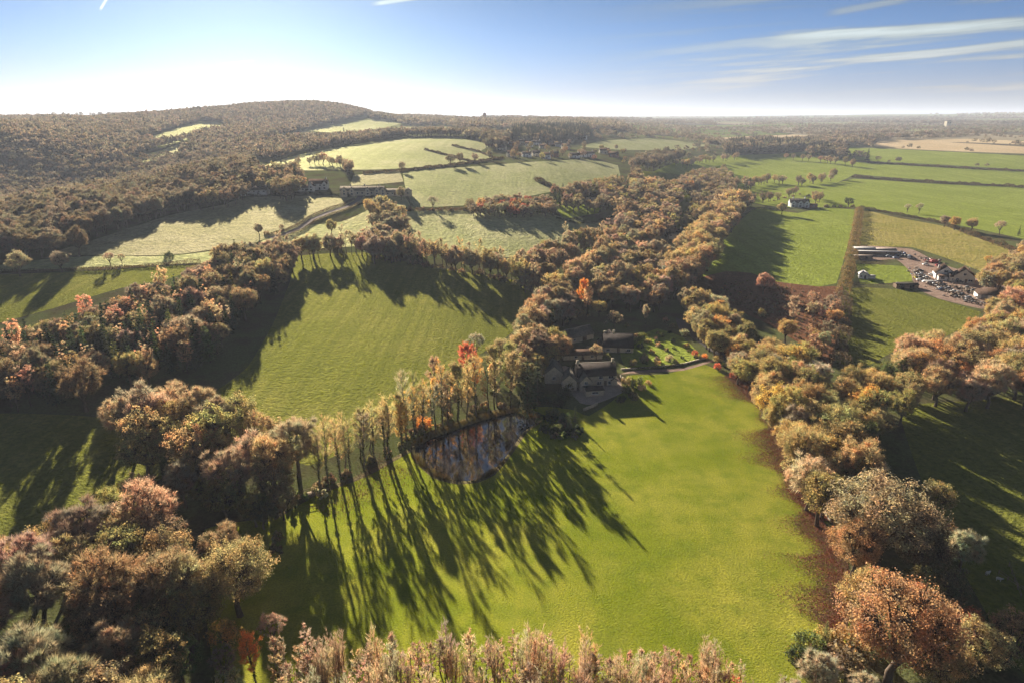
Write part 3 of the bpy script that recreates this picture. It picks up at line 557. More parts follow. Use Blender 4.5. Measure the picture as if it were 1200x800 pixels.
# --- where they grow -------------------------------------------------------------------------------------
V0 = {'*': dict(taupe=2, brown=2, tan=1)}
W1 = {'*': dict(olive=3, tan=3, brown=2, pinkish=1), 'oak': dict(olive=3, tan=3, brown=1, lime=.5), 'twiggy': dict(pinkish=1, taupe=2, mauve=1), 'thin': dict(tan=2, brown=2, olive=2, copper=1)}
zone([(-90,660),(-20,620),(60,610),(120,580),(190,575),(225,600),(200,640),(130,680),(60,720),(-60,760)], 9.0, dict(oak=4, thin=4, twiggy=3), W1, 'along the top edge of the near wood', 'trees of the near left wood', (0.85, 1.15), 11, True)
zone([(-90,765),(60,725),(135,685),(215,650),(240,690),(200,790),(150,880),(-100,900)], 9.0, dict(oak=3, thin=4, twiggy=4), {'*': dict(olive=3, brown=3, tan=2), 'twiggy': dict(taupe=2, mauve=1, brown=1)}, 'in the shady heart of the near wood', 'trees of the near left wood', (0.8, 1.1), 10, True)
one('grand', 275, 672, 1.2, 'tan', 'rounded tan and olive tree leaning out of the wood towards the lawn')
one('thin', 262, 640, 0.8, 'brown', 'dull brown crown just behind the rounded tan tree by the lawn')
one('oak', 225, 717, 0.85, 'olive', 'olive rounded tree right below the dark gap in the near wood')
one('oak', 160, 575, 0.75, 'copper', 'pinkish copper crown at the top corner of the near wood')
one('oak', 262, 568, 0.9, 'olive', 'olive crown under the clump, left of the stream corner')
one('twiggy', 213, 565, 0.85, 'taupe', 'grey-brown crown wedged between the copper tree and the stream corner')
one('oak', 120, 612, 0.8, 'lime', 'yellow-green crown standing at the edge of the lit grass')
one('oak', 210, 770, 0.7, 'green', 'dark green tree near the bottom edge in front of the gold bushes')
one('leafytall', 296, 770, 0.62, 'orange', 'small bright orange tree at the left end of the sapling belt')
one('bush', 262, 738, 1.6, 'golden', 'yellow-leaved bush left of the bright orange tree')
one('bare', 318, 735, 0.55, 'pinkish', 'low pinkish leafless tree spreading above the orange tree')
one('bare', 262, 775, 0.5, 'mauve', 'low mauve leafless tree under the yellow-leaved bush')
one('bush', 268, 792, 1.3, 'silvery', 'silvery pale bush at the foot of the bright orange tree')
one('bush', 192, 800, 1.5, 'lime', 'lime green bush on the bottom edge of the near wood')
W2 = {'*': dict(pinkish=3, tan=2, taupe=2), 'oak': dict(tan=3, olive=1), 'twiggy': dict(pinkish=2, taupe=2)}
zone([(128,470),(170,448),(215,446),(262,466),(330,484),(352,510),(340,540),(300,552),(245,535),(190,520),(135,500)], 10.5, dict(thin=4, twiggy=3, oak=3), W2, 'in the big clump between the two green fields', 'trees of the big clump', (1.0, 1.25), 14, True)
zone([(205,560),(250,548),(300,560),(345,550),(352,575),(320,600),(260,585)], 9, dict(oak=3, thin=3, twiggy=2), {'*': dict(olive=3, tan=2, brown=2)}, 'between the big clump and the near wood', 'trees below the big clump', (0.6, 0.85), 8, True)
# the mixed plantation on the left
W3 = {'conifer': dict(evergreen=3, green=1), 'larch': dict(salmon=3, pinkish=2, tan=1), 'twiggy': dict(taupe=3, dun=2, brown=2), 'oak': dict(dun=2, brown=2, olive=1), 'thin': dict(brown=1, dun=1), 'tall': dict(taupe=1, brown=1)}
zone([(-90,420),(-20,398),(60,375),(120,352),(160,380),(100,420),(40,460),(-90,485)], 6.4, dict(conifer=5, larch=2.4, twiggy=1, oak=.8), W3, 'at the left end of the mixed plantation', 'trees of the mixed plantation', (0.7, 1.0), 11)
zone([(120,352),(200,326),(255,300),(300,330),(240,400),(160,420),(110,420)], 6.4, dict(conifer=4.4, larch=2.6, twiggy=1.4, oak=.8), W3, 'in the middle of the mixed plantation', 'trees of the mixed plantation', (0.7, 1.0), 11)
zone([(250,302),(280,288),(330,284),(348,298),(330,318),(300,340)], 7, dict(twiggy=4, tall=2, conifer=1, thin=2), W3, 'at the far corner of the mixed plantation', 'trees of the mixed plantation', (0.8, 1.0), 11)
for (u, v, s, t, lb) in [(215,388,1.15,'taupe','large round brown crown on the edge of the plantation above the shaded slope'),(240,372,.95,'brown','brown crown just behind the largest round crown of the plantation edge'),(285,352,1.1,'brown','brown round crown overlooking the upper shaded slope'),(255,350,.9,'taupe','grey-brown crown left of the upper plantation edge'),(308,318,1.1,'tan','tan-topped crown at the upper end of the plantation edge'),(150,428,.95,'olive','olive crown at the low edge of the plantation'),(172,432,.8,'tan','small tan crown beside the olive one at the plantation foot'),(95,448,1.2,'dun','large dull brown crown above the shaded left field'),(60,440,.9,'dun','dull brown crown left of the large one above the shaded field')]:
    one('thin', u, v, s, t, lb, 'edge trees of the plantation')
for (u, v) in [(12,382),(46,388),(98,352),(72,378),(27,412),(135,362),(150,350),(170,335),(188,342),(230,318),(243,312),(186,318)]:
    x, y = at1(u, v, 13); plant('larch', x, y, rng.uniform(.95, 1.15), 'salmon', 'standing out pale pink above the plantation', 'pale pink larches of the plantation', keep=True)
# the row between the middle field and the dewy field
T4 = {'*': dict(taupe=3, tan=2, brown=2)}
row([(352,303),(398,298),(430,300),(480,309),(540,319),(600,330),(630,345)], 4.2, dict(tall=4, twiggy=3, leafytall=1.5), T4, 'in the row along the top of the middle field', 'trees along the top of the middle field', (0.75, 1.0), 1.8)
row([(440,296),(480,303),(540,312),(600,322)], 6, dict(tall=3, twiggy=4), T4, 'behind the row along the top of the middle field', 'trees along the top of the middle field', (0.7, 0.95), 2.5)
row([(440,302),(480,309),(560,322),(620,338)], 7, dict(bush=3), {'*': dict(dun=2, brown=1)}, 'in the hedge along the top of the middle field', 'bushes along the top of the middle field', (0.9, 1.5), 1.0)
zone([(432,268),(450,258),(474,262),(480,285),(455,296),(415,295),(412,282)], 9, dict(twiggy=5, bare=2), {'*': dict(taupe=3, pinkish=1)}, 'in the spinney above the middle field', 'trees of the spinney', (0.8, 1.05), 8, True)
zone([(425,240),(450,236),(478,245),(472,262),(440,262)], 10, dict(twiggy=3, bare=2, thin=1), {'*': dict(taupe=3, tan=1)}, 'beside the head of the drive', 'trees beside the drive', (0.8, 1.1), 8, True)
row([(478,246),(520,247),(545,246)], 9, dict(bush=1), {'*': dict(dun=1, brown=1)}, 'on the hedge between the dewy fields', 'bushes between the dewy fields', (0.8, 1.3))
zone([(546,240),(575,235),(640,233),(655,240),(648,248),(560,250)], 7, dict(oak=2, twiggy=2), {'oak': dict(crimson=2, russet=1, brown=3, dun=1), 'twiggy': dict(taupe=1)}, 'in the dark copse between the dewy fields', 'trees of the dark copse', (0.5, 0.7), 5, True)
one('bare', 507, 236, .8, 'grey', 'lone bare tree on the hedge between the two dewy fields')
one('bare', 582, 234, .8, 'taupe', 'bare tree at the left end of the dark red copse')
zone([(645,222),(690,214),(730,212),(735,232),(700,240),(655,240)], 10, dict(twiggy=3, oak=2, conifer=.6), {'*': dict(taupe=2, brown=2, olive=1), 'conifer': dict(evergreen=1)}, 'round the cottage garden beyond the dewy field', 'trees round the far cottage', (0.7, 1.0), 8, True)
# the central belt
T5 = {'twiggy': dict(taupe=3, brown=3, pinkish=1.2, mauve=1), 'oak': dict(brown=2, tan=2, olive=1), 'thin': dict(brown=2, tan=2, copper=1), 'conifer': dict(evergreen=1), 'tall': dict(taupe=1)}
zone([(628,345),(655,318),(700,292),(725,262),(732,300),(740,330),(700,345),(660,362),(628,395),(605,400)], 9.0, dict(twiggy=5, oak=2, thin=3, conifer=.3), T5, 'in the belt right of the middle field', 'trees of the central belt', (0.75, 1.12), 10)
zone([(725,262),(722,235),(745,200),(790,198),(820,215),(812,240),(790,262),(770,300),(735,300)], 10, dict(twiggy=5, oak=2, thin=2, conifer=.4), T5, 'in the far half of the central belt', 'trees of the central belt', (0.8, 1.1), 9)
zone([(735,300),(775,290),(792,300),(790,335),(770,350),(740,352),(715,345)], 8.5, dict(twiggy=4, thin=3, oak=2), T5, 'in the hollow behind the gardens', 'trees behind the gardens', (0.7, 1.0), 9, True)
zone([(860,225),(872,232),(862,255),(842,282),(828,305),(808,325),(790,335),(782,322),(800,290),(820,262),(842,236)], 9.0, dict(thin=4, oak=3, twiggy=2), {'*': dict(tan=3, brown=2, copper=1)}, 'in the line left of the striped-shadow field', 'trees beside the striped-shadow field', (1.0, 1.3), 10, True)
one('leafytall', 683, 345, 0.95, 'orange', 'pale orange larch-like tree standing alone above the gardens', stretch=.95)
one('leafytall', 688, 352, 0.8, 'salmon', 'shorter orange tree right beside the pale orange one')
one('leafytall', 757, 368, .55, 'pinkish', 'small pinkish upright tree in the garden behind the houses')
one('oak', 718, 310, .9, 'copper', 'pinkish crown in the hollow above the pale orange tree')
one('oak', 622, 372, 1.05, 'tan', 'large tan tree at the right-hand corner of the middle field')
one('twiggy', 640, 352, .95, 'pinkish', 'pinkish leafless crown behind the large tan field-corner tree')
zone([(600,395),(640,395),(660,385),(668,400),(645,425),(625,440),(600,435)], 8, dict(thin=3, oak=2, twiggy=2), {'*': dict(brown=3, dun=2, olive=1)}, 'in the dark trees beside the barn', 'trees beside the barn', (0.7, 1.0), 9, True)
one('conifer', 618, 452, 1.25, 'evergreen', 'dark evergreen towering at the head of the pond', stretch=1.0)
one('conifer', 630, 440, 1.1, 'evergreen', 'second dark evergreen, right behind the one at the pond head')
one('leafytall', 600, 430, 1.05, 'olive', 'tall olive tree left of the dark evergreens at the pond head')
one('leafytall', 578, 432, 1.0, 'olive', 'tall olive tree between the bare tree and the pond-head evergreens')
one('thin', 590, 410, .8, 'brown', 'brown crown behind the tall olive trees by the pond')
one('leafytall', 548, 428, 1.05, 'red', 'pink-red tree on the pond bank, the brightest red in view')
one('leafytall', 556, 438, .85, 'orange', 'orange tree tucked against the pink-red tree on the pond bank')
one('bare', 558, 402, .85, 'grey', 'grey bare tree rising behind the pink-red tree')
one('leafytall', 508, 440, .8, 'copper', 'copper-tinted tree left of the pink-red tree')
one('bush', 496, 492, 1.3, 'orange', 'orange bush low on the pond bank')
one('bush', 517, 460, 1.0, 'salmon', 'small pink-orange bush above the orange one on the pond bank')
T6 = {'tall': dict(olive=2, tan=2, golden=.7, taupe=1), 'leafytall': dict(olive=2, tan=2, golden=1)}
row([(368,574),(395,562),(432,546),(470,526),(500,508),(540,492),(580,480),(604,472)], 3.8, dict(tall=7, leafytall=1.5), T6, 'in the front row on the pond bank', 'trees of the pond bank row', (0.8, 1.12), 0.9)
row([(405,548),(440,528),(480,508),(520,486),(560,472)], 4.6, dict(tall=5, leafytall=2), {'*': dict(olive=2, tan=2, golden=1, taupe=1)}, 'in the rear row on the pond bank', 'trees of the pond bank row', (0.7, 1.0), 1.2)
row([(365,576),(400,560),(440,541),(490,510),(530,490),(600,472)], 4.5, dict(bush=1), {'*': dict(dun=2, olive=2, brown=2)}, 'under the trees on the pond bank', 'bushes of the pond bank', (0.5, 1.0), 1.2)
row([(322,598),(345,588),(372,572)], 5, dict(bush=2), {'*': dict(green=2, silvery=1)}, 'round the stream corner by the lawn', 'bushes at the stream corner', (0.7, 1.3), 1.5)
# house garden
for (u, v, s, t, lb) in [(655,470,1.2,'evergreen','dark evergreen bush on the bank below the house, farthest up'),(648,482,1.3,'green','green bush on the bank between house and pond'),(662,488,1.2,'evergreen','dark evergreen bush in the middle of the bank below the house'),(655,500,1.0,'green','low green bush at the foot of the bank below the house'),(640,468,1.1,'evergreen','evergreen bush nearest the pond head below the house'),(735,455,1.1,'green','rounded green shrub right of the patio'),(742,462,1.0,'dun','brown shrub in the bed right of the patio'),(752,452,.8,'silvery','pale shrub at the garden path end'),(728,466,.9,'evergreen','dark shrub beside the patio wall'),(760,447,.6,'tan','small tan shrub at the path beside the lawn'),(700,412,1.2,'pinkish','pinkish bush in front of the house behind'),(690,408,1.0,'taupe','taupe bush between the barn and the house behind'),(712,417,.9,'green','green bush right of the pinkish one behind the house'),(755,420,1.0,'taupe','taupe shrub on the garden terrace'),(770,424,.8,'tan','tan shrub along the garden terrace wall'),(785,418,.9,'silvery','pale shrub at the right end of the garden terrace'),(742,424,.9,'olive','olive shrub at the left end of the garden terrace'),(742,398,.9,'green','clipped green bush in the upper garden'),(752,392,1.0,'green','clipped green bush behind the first in the upper garden'),(760,398,.7,'lime','yellow-green bush in the upper garden'),(802,388,1.1,'silvery','grey-green tree-like bush at the lane bend'),(780,374,.8,'salmon','salmon-pink bush beside the upper lane'),(787,380,.8,'olive','olive bush beside the upper lane'),(815,413,.8,'red','red-leaved bush beside the lane'),(826,416,.7,'orange','orange bush beside the lane above the lawn corner'),(842,419,1.1,'lime','lime bush at the top right corner of the lawn'),(841,428,.9,'red','coral red bush at the top right corner of the lawn'),(851,424,1.0,'green','green bush right of the coral red one'),(860,438,.9,'crimson','dark red bush under the lane trees')]:
    one('bush', u, v, s, t, lb, 'garden shrubs')
zone([(728,398),(745,390),(770,383),(800,390),(822,414),(800,424),(742,428)], 7.5, dict(bush=1), {'*': dict(green=3, olive=2, tan=1, evergreen=2, copper=1, taupe=1)}, 'in the garden behind the farmhouse', 'shrubs of the back garden', (0.35, 0.85), 1, True)
zone([(300,600),(325,588),(345,600),(330,640),(305,650)], 6, dict(bush=2, thin=1), {'*': dict(olive=2, brown=2, dun=1)}, 'below the footbridge', 'growth below the footbridge', (0.5, 0.8), 3, True)
row([(640,392),(660,378),(690,372),(720,382),(745,385)], 6, dict(bush=2, thin=1), {'*': dict(olive=2, brown=2, green=1, taupe=1)}, 'behind the barn and the second house', 'growth behind the houses', (0.45, 0.8), 2)
one('bare', 699, 411, .55, 'pinkish', 'bare pinkish tree in front of the second house')
one('bush', 1000, 745, 1.8, 'russet', 'russet bush between the lawn corner and the big rusty gold tree')
one('bush', 990, 770, 1.8, 'dun', 'dull brown bush at the end of the lawn corner')
one('bush', 668, 447, 1.5, 'green', 'large green shrub against the left wing of the farmhouse')
one('bush', 661, 458, 1.4, 'evergreen', 'dark shrub below the left wing of the farmhouse')
one('bush', 748, 447, 1.4, 'green', 'tall green shrub in the bed right of the patio')
one('bush', 735, 446, 1.2, 'olive', 'olive shrub against the curving wall')
one('conifer', 667, 492, .42, 'green', 'small clipped green conifer on the bank below the house')
one('conifer', 674, 484, .36, 'evergreen', 'small dark conifer nearest the patio on the bank')
one('conifer', 741, 448, .30, 'evergreen', 'tiny dark conifer in the bed right of the patio')
zone([(632,490),(650,484),(680,500),(676,512),(645,514),(630,504)], 3.2, dict(bush=1), {'*': dict(evergreen=2, green=2, dun=1)}, 'on the bank between house and pond', 'bushes on the house bank', (0.6, 1.0), 1, True)
# strip along the lane, right of the lawn
T8 = {'*': dict(tan=4, olive=3, brown=1), 'twiggy': dict(taupe=2, silvery=1, tan=1), 'oak': dict(tan=4, olive=3, golden=.7), 'thin': dict(tan=3, olive=2, silvery=1)}
zone([(798,352),(822,346),(862,368),(890,400),(900,425),(880,440),(858,420),(830,392),(805,376)], 7.0, dict(oak=3, thin=4, twiggy=1.5), T8, 'along the upper lane', 'trees along the lane', (0.7, 0.95), 8, True)
zone([(900,405),(940,420),(968,455),(990,490),(1010,525),(1030,560),(1000,585),(962,590),(940,560),(925,515),(905,478),(880,450)], 7.6, dict(oak=4, thin=5, twiggy=1), T8, 'in the strip right of the lawn', 'trees right of the lawn', (0.85, 1.15), 9, True)
one('oak', 935, 470, .72, 'golden', 'golden tree in the strip right of the lawn')
one('oak', 1018, 470, .95, 'golden', 'golden-topped tree at the corner of the shaded right field')
one('leafytall', 930, 365, .85, 'pinkish', 'pinkish slender tree at the edge of the bracken')
one('thin', 922, 385, .8, 'tan', 'tan round tree below the pinkish slender one by the bracken')
one('twiggy', 896, 330, .85, 'pinkish', 'lone pinkish-grey tree standing in the dark bracken')
one('bush', 893, 366, 1.3, 'olive', 'small olive tree alone on the bracken slope')
zone([(952,350),(978,345),(985,380),(978,410),(955,405)], 7, dict(twiggy=2, thin=2, bush=1), {'*': dict(copper=2, taupe=2, russet=1)}, 'in the brown scrub beside the bracken', 'scrub trees beside the bracken', (0.45, 0.65), 5, True)
zone([(990,435),(1020,430),(1060,425),(1075,440),(1062,470),(1030,490),(1040,520),(1020,520),(1000,490),(985,455)], 9, dict(oak=3, thin=4), {'*': dict(olive=3, tan=3, green=1)}, 'at the head of the shaded right field', 'trees at the head of the right field', (0.7, 0.95), 9, True)
zone([(1050,420),(1080,405),(1110,408),(1140,385),(1165,362),(1190,350),(1260,330),(1280,455),(1200,462),(1130,455),(1080,445)], 9.5, dict(oak=4, thin=4, twiggy=2), {'oak': dict(russet=2, tan=3, golden=.6), 'thin': dict(russet=2, tan=2, copper=2), 'twiggy': dict(pinkish=2, tan=1)}, 'in the belt between the two right-hand fields', 'trees between the right fields', (0.85, 1.2), 9, True)
one('oak', 1085, 432, 1.05, 'golden', 'orange-tan tree in the belt above the shaded field')
# right of the near lawn
one('grand', 1037, 605, 1.85, 'copper', 'largest copper beech, spreading over the right edge of the lawn', stretch=.8)
one('grand', 1005, 640, 1.0, 'russet', 'russet lower crown in front of the largest copper beech')
one('grand', 1080, 635, 1.1, 'dun', 'dark brown crown behind the largest copper beech')
one('oak', 1015, 690, .8, 'russet', 'rusty tree below the copper beech, at the lawn corner')
one('grand', 1055, 735, 1.5, 'russet', 'big rusty gold tree in the bottom right corner, nearest of the rust-coloured ones')
one('grand', 1098, 770, .9, 'tan', 'tan tree under the big rusty gold one')
one('oak', 1075, 690, .8, 'olive', 'olive tree between copper beech and rusty gold tree')
one('oak', 1110, 690, .8, 'dun', 'dark crown beside the leaning fence of the right field')
one('oak', 1095, 580, .75, 'tan', 'tan tree alone on the edge of the shaded right field')
one('twiggy', 1130, 640, .75, 'silvery', 'pale grey leafless tree out in the shaded right field')
one('oak', 1150, 755, .8, 'tan', 'tan-topped tree in the dark lower right corner')
one('oak', 1190, 745, .8, 'brown', 'brown tree on the right edge of the dark corner')
one('oak', 1128, 735, .7, 'crimson', 'dark red tree squeezed behind the big rusty gold one')
one('thin', 1000, 545, .95, 'olive', 'olive crown right above the copper beech')
one('thin', 968, 575, .9, 'tan', 'tan crown overhanging the wall at the lawn edge')
one('thin', 1020, 560, .8, 'silvery', 'pale feathery crown right behind the copper beech')
one('oak', 990, 610, .55, 'tan', 'small tan tree on the wall left of the copper beech')
one('bush', 950, 750, 1.5, 'green', 'green conifer-like bush at the lower right lawn corner')
one('bush', 966, 742, 1.1, 'lime', 'yellow-green bush at the lower right lawn corner')
one('conifer', 968, 740, .38, 'lime', 'small yellow-green conifer at the lower right lawn corner')
one('bush', 938, 765, 1.1, 'evergreen', 'dark evergreen bush left of the yellow-green conifer')
zone([(870,790),(930,782),(985,770),(1040,800),(1060,870),(860,880)], 6, dict(bare=3, twiggy=1), {'*': dict(silvery=2, grey=2)}, 'at the right end of the sapling belt', 'bare trees at the end of the sapling belt', (0.45, 0.6), 6, True)
# belt of young trees across the foot of the lawn
T11 = {'*': dict(pinkish=4, salmon=1, copper=2, mauve=3, grey=1.5, red=.1)}
for k, (v, lb) in enumerate(((752, 'in the back rank of the sapling belt'), (768, 'in the second rank of the sapling belt'), (790, 'in the front rank of the sapling belt'))):
    row([(318, v), (450, v-4), (600, v), (740, v+4), (868, v+14)], 1.7, dict(sapling=1), T11, lb, 'young trees across the foot of the lawn', (0.62, 1.16), 0.9, 8.5)
row([(300, 806), (450, 806), (600, 806), (740, 808), (900, 815)], 2.6, dict(sapling=1), T11, 'in the nearest rank of the sapling belt', 'young trees across the foot of the lawn', (0.85, 1.1), 0.8, 8.5)
# right: yard, hedges, pastures
for (k, u, v, s, t, lb) in [('bare',1078,243,.75,'grey','bare tree on the hedge behind the rough pasture, larger of the pair'),('bare',1064,243,.65,'grey','bare tree on the hedge behind the rough pasture, smaller of the pair'),('bare',1173,265,.85,'grey','bare tree near the right edge beyond the rough pasture'),('thin',1140,262,.8,'tan','tan tree in the clump on the rough pasture hedge'),('thin',1120,260,.8,'golden','golden tree in the clump on the rough pasture hedge'),('twiggy',1108,258,.7,'taupe','taupe tree at the left of the rough pasture clump'),('conifer',1195,270,.5,'evergreen','dark conifer on the right edge by the pasture'),('bare',1180,320,.8,'taupe','bare tree behind the yard houses, ivy about its foot'),('twiggy',1195,315,1.0,'taupe','large grey-brown tree right of the yard houses'),('bare',1158,305,.6,'golden','small yellowing tree behind the second yard house'),('twiggy',977,203,1.0,'brown','round brown tree at the hedge corner of the long pastures'),('twiggy',950,208,.9,'tan','tan tree left of the round brown one by the long pastures'),('oak',972,180,1.0,'brown','brown tree group peak beside the far strip of wood'),('twiggy',917,243,.8,'tan','tan tree left of the white farmhouse')]:
    one(k, u, v, s, t, lb)
row([(862,252),(880,238),(905,236),(935,228),(955,232),(960,240)], 8, dict(twiggy=3, oak=1, bush=2), {'*': dict(dun=2, brown=2, taupe=1)}, 'round the white farmhouse', 'trees round the white farmhouse', (0.55, 0.8), 3)
row([(965,243),(985,243),(1000,243)], 6, dict(bush=3, thin=1), {'*': dict(dun=2, evergreen=1)}, 'right of the white farmhouse', 'bushes right of the white farmhouse', (0.8, 1.2), 1)
row([(870,222),(900,214),(940,218),(972,212)], 10, dict(twiggy=3, thin=2), {'*': dict(tan=1, brown=2, taupe=1)}, 'on the hedge behind the white farmhouse', 'trees behind the white farmhouse', (0.7, 0.95), 3)
row([(920,187),(960,190),(1000,196)], 14, dict(twiggy=3, thin=1), {'*': dict(brown=2, taupe=1)}, 'on the hedge of the long pastures', 'trees on the pasture hedge', (0.7, 1.0), 3)
zone([(1145,330),(1175,300),(1210,280),(1230,330),(1200,345),(1170,330)], 8, dict(twiggy=3, thin=2), {'*': dict(taupe=2, tan=2)}, 'right of the yard', 'trees right of the yard', (0.6, 0.9), 8, True)
# left: hedge, lane and slope
for (k, u, v, s, t, lb) in [('oak',20,306,.95,'taupe','rounded grey-brown tree at the left edge by the lane'),('oak',70,304,.85,'taupe','rounded grey-brown tree beside the hedge, second from the left edge'),('bare',128,302,.6,'pinkish','pale bare tree on the lane hedge right of the two rounded ones'),('bare',142,302,.45,'grey','smaller bare tree close to the pale one on the lane hedge'),('bush',198,298,1.3,'evergreen','dark bush on the slope above the plantation'),('twiggy',303,268,.55,'taupe','little tree beside the lower drive'),('bush',312,272,.9,'dun','low bush at the foot of the drive'),('bush',330,265,.9,'dun','low bush left of the drive on the frosted slope'),('twiggy',388,265,.7,'tan','tan tree on the lower drive side above the plantation corner'),('tall',362,285,.7,'tan','slim tree above the plantation corner')]:
    one(k, u, v, s, t, lb)
zone([(296,205),(318,196),(350,196),(352,214),(335,226),(318,222),(290,215)], 10, dict(twiggy=3, oak=2, conifer=1), {'*': dict(taupe=2, brown=1), 'conifer': dict(evergreen=1)}, 'between the two white hillside houses', 'trees between the hillside houses', (0.8, 1.15), 9, True)
zone([(225,218),(250,208),(285,206),(290,222),(270,232),(225,234)], 10, dict(twiggy=3, oak=1), {'*': dict(taupe=2, dun=1)}, 'left of the hillside houses', 'trees left of the hillside houses', (0.8, 1.1), 9, True)
row([(350,196),(372,193),(400,195),(412,205)], 9, dict(twiggy=3, bare=2), {'*': dict(taupe=2, pinkish=1)}, 'behind the hillside house', 'trees behind the hillside house', (0.6, 0.95), 3)
one('oak', 335, 222, 1.15, 'dun', 'large dark tree between the two white hillside houses')
one('twiggy', 470, 226, .7, 'taupe', 'tree at the right end of the long manor')
row([(430,203),(480,201),(540,193),(585,187)], 16, dict(bush=2, twiggy=.5), {'*': dict(dun=1, taupe=1)}, 'on the hedge above the manor paddock', 'hedge trees above the manor', (0.7, 1.0))
zone([(592,305),(640,292),(718,266),(716,280),(655,312),(628,336),(604,328)], 8.5, dict(twiggy=5, oak=1.5, tall=1), T5, 'at the neck of the belt above the middle field', 'trees of the central belt', (0.7, 1.0), 6, True)
row([(795,196),(830,190),(870,188)], 14, dict(twiggy=3, oak=1), V0, 'at the near end of the long pastures', 'trees of the long pastures', (0.7, 1.0), 4)
# far woods and the village trees
V = {'twiggy': dict(taupe=3, brown=2, dun=2), 'oak': dict(brown=2, dun=2, olive=1), 'conifer': dict(evergreen=1)}
zone([(545,165),(580,150),(650,158),(720,170),(760,180),(720,186),(640,184),(580,182)], 45, dict(twiggy=4, oak=2, conifer=.7), V, 'among the village houses', 'village trees', (0.5, 0.85), 8)
row([(600,186),(660,186),(715,190),(740,195)], 40, dict(twiggy=4, oak=2), V, 'on the near edge of the village', 'village trees', (0.45, 0.75), 4)
zone([(800,205),(850,196),(866,214),(842,236),(818,262),(800,262),(812,228)], 12, dict(twiggy=4, oak=2), V, 'by the gardens beyond the striped-shadow field', 'trees of the far gardens', (0.6, 0.95), 7, True)
zone([(826,336),(880,326),(955,342),(976,405),(940,398),(890,368)], 5.0, dict(bush=1), {'*': dict(russet=1, brown=3, dun=4)}, '', 'scrub', (0.2, 0.5), 1, True, False)
FARZ = []
def far(poly, gap, kinds, tints, srange=(0.85, 1.2), h=9.0): 
    n0 = len(TREES); zone(poly, gap, kinds, tints, '', 'far', srange, h, False, False); FARZ.append(len(TREES)-n0)
LV = {'twiggy': dict(taupe=3, dun=2, brown=2, mauve=1.5), 'oak': dict(brown=2, dun=3, taupe=1), 'conifer': dict(evergreen=1)}
far([(-120,305),(-120,255),(60,245),(160,232),(230,222),(262,232),(250,245),(200,255),(130,276),(60,295)], 8.5, dict(twiggy=4, oak=3), LV)
far([(-120,255),(-120,180),(0,178),(130,195),(200,185),(290,180),(300,196),(290,215),(230,222),(160,232),(60,245)], 9.5, dict(twiggy=4, oak=3, conifer=.3), LV)
far([(-120,180),(-120,138),(60,136),(100,138),(200,130),(330,119),(390,119),(440,130),(360,148),(300,160),(360,160),(470,152),(500,158),(420,166),(340,180),(200,182),(130,192),(0,180)], 13, dict(distant=6, conifer=.6), dict(distant=dict(taupe=3, dun=3, brown=2, mauve=2), conifer=dict(evergreen=1)), (0.8, 1.15))
far([(430,132),(560,139),(720,141),(740,150),(690,150),(620,148),(560,148),(500,146),(440,140)], 15, dict(distant=5, conifer=.4), dict(distant=dict(taupe=2, dun=3), conifer=dict(evergreen=1)))
far([(600,151),(640,147),(690,148),(690,158),(640,162),(600,160)], 8, dict(conifer=4, distant=1), dict(distant=dict(dun=1), conifer=dict(evergreen=1)))
far([(440,157),(500,153),(560,153),(600,158),(590,168),(540,163),(470,162)], 11, dict(twiggy=3, distant=2), dict(distant=dict(dun=2, taupe=1), twiggy=dict(taupe=1, dun=1)))
far([(852,168),(900,166),(980,170),(1060,177),(1130,180),(1260,184),(1260,188),(1120,186),(1040,184),(960,182),(880,180),(850,178)], 10, dict(distant=4, conifer=3), dict(distant=dict(dun=3, brown=1), conifer=dict(evergreen=1)), (1.1, 1.5))
far([(740,190),(770,178),(850,184),(842,200),(800,205),(745,205)], 12, dict(twiggy=3, oak=2), V)
nplain = 16000                                                      # woods and hedgerows of the plain
a = rng.uniform(-0.75, 0.78, nplain*3); d = np.exp(rng.uniform(math.log(1650), math.log(9300), nplain*3)); X, Y = d*np.sin(a), d*np.cos(a)
nz = np.sin(X/310+np.sin(Y/420)*1.5)+np.sin(Y/270+np.sin(X/350)*1.7)+0.6*np.sin((X+Y)/130)+0.5*np.sin((X-1.7*Y)/95)
ok = (nz > 1.7) & free(X, Y) & ((a > 0.02) | (d > 2900))
for q_, w_ in list(zip(X[ok], Y[ok]))[:nplain]: plant('distant', q_, w_, rng.uniform(0.8, 1.25)*(1+0.25*(math.hypot(q_, w_) > 4000)), pick(dict(taupe=2, dun=3, brown=2, mauve=1)), '', 'far', keep=False)
for _ in range(520):
    a0 = rng.uniform(0.02, 0.75); d0 = math.exp(rng.uniform(math.log(1450), math.log(7000))); x, y = d0*math.sin(a0), d0*math.cos(a0); th = rng.choice([0.15, 1.65])+rng.normal()*0.15; L = rng.uniform(90, 420)*d0/2500; n = int(L/13)
    X, Y = x+np.linspace(0, L, n)*math.cos(th)+rng.normal(size=n)*2, y+np.linspace(0, L, n)*math.sin(th)+rng.normal(size=n)*2
    for q_, w_ in zip(X[free(X, Y)], Y[free(X, Y)]): plant('distant', q_, w_, rng.uniform(0.35, 0.9), pick(dict(taupe=2, dun=3, brown=1)), '', 'far', keep=False)

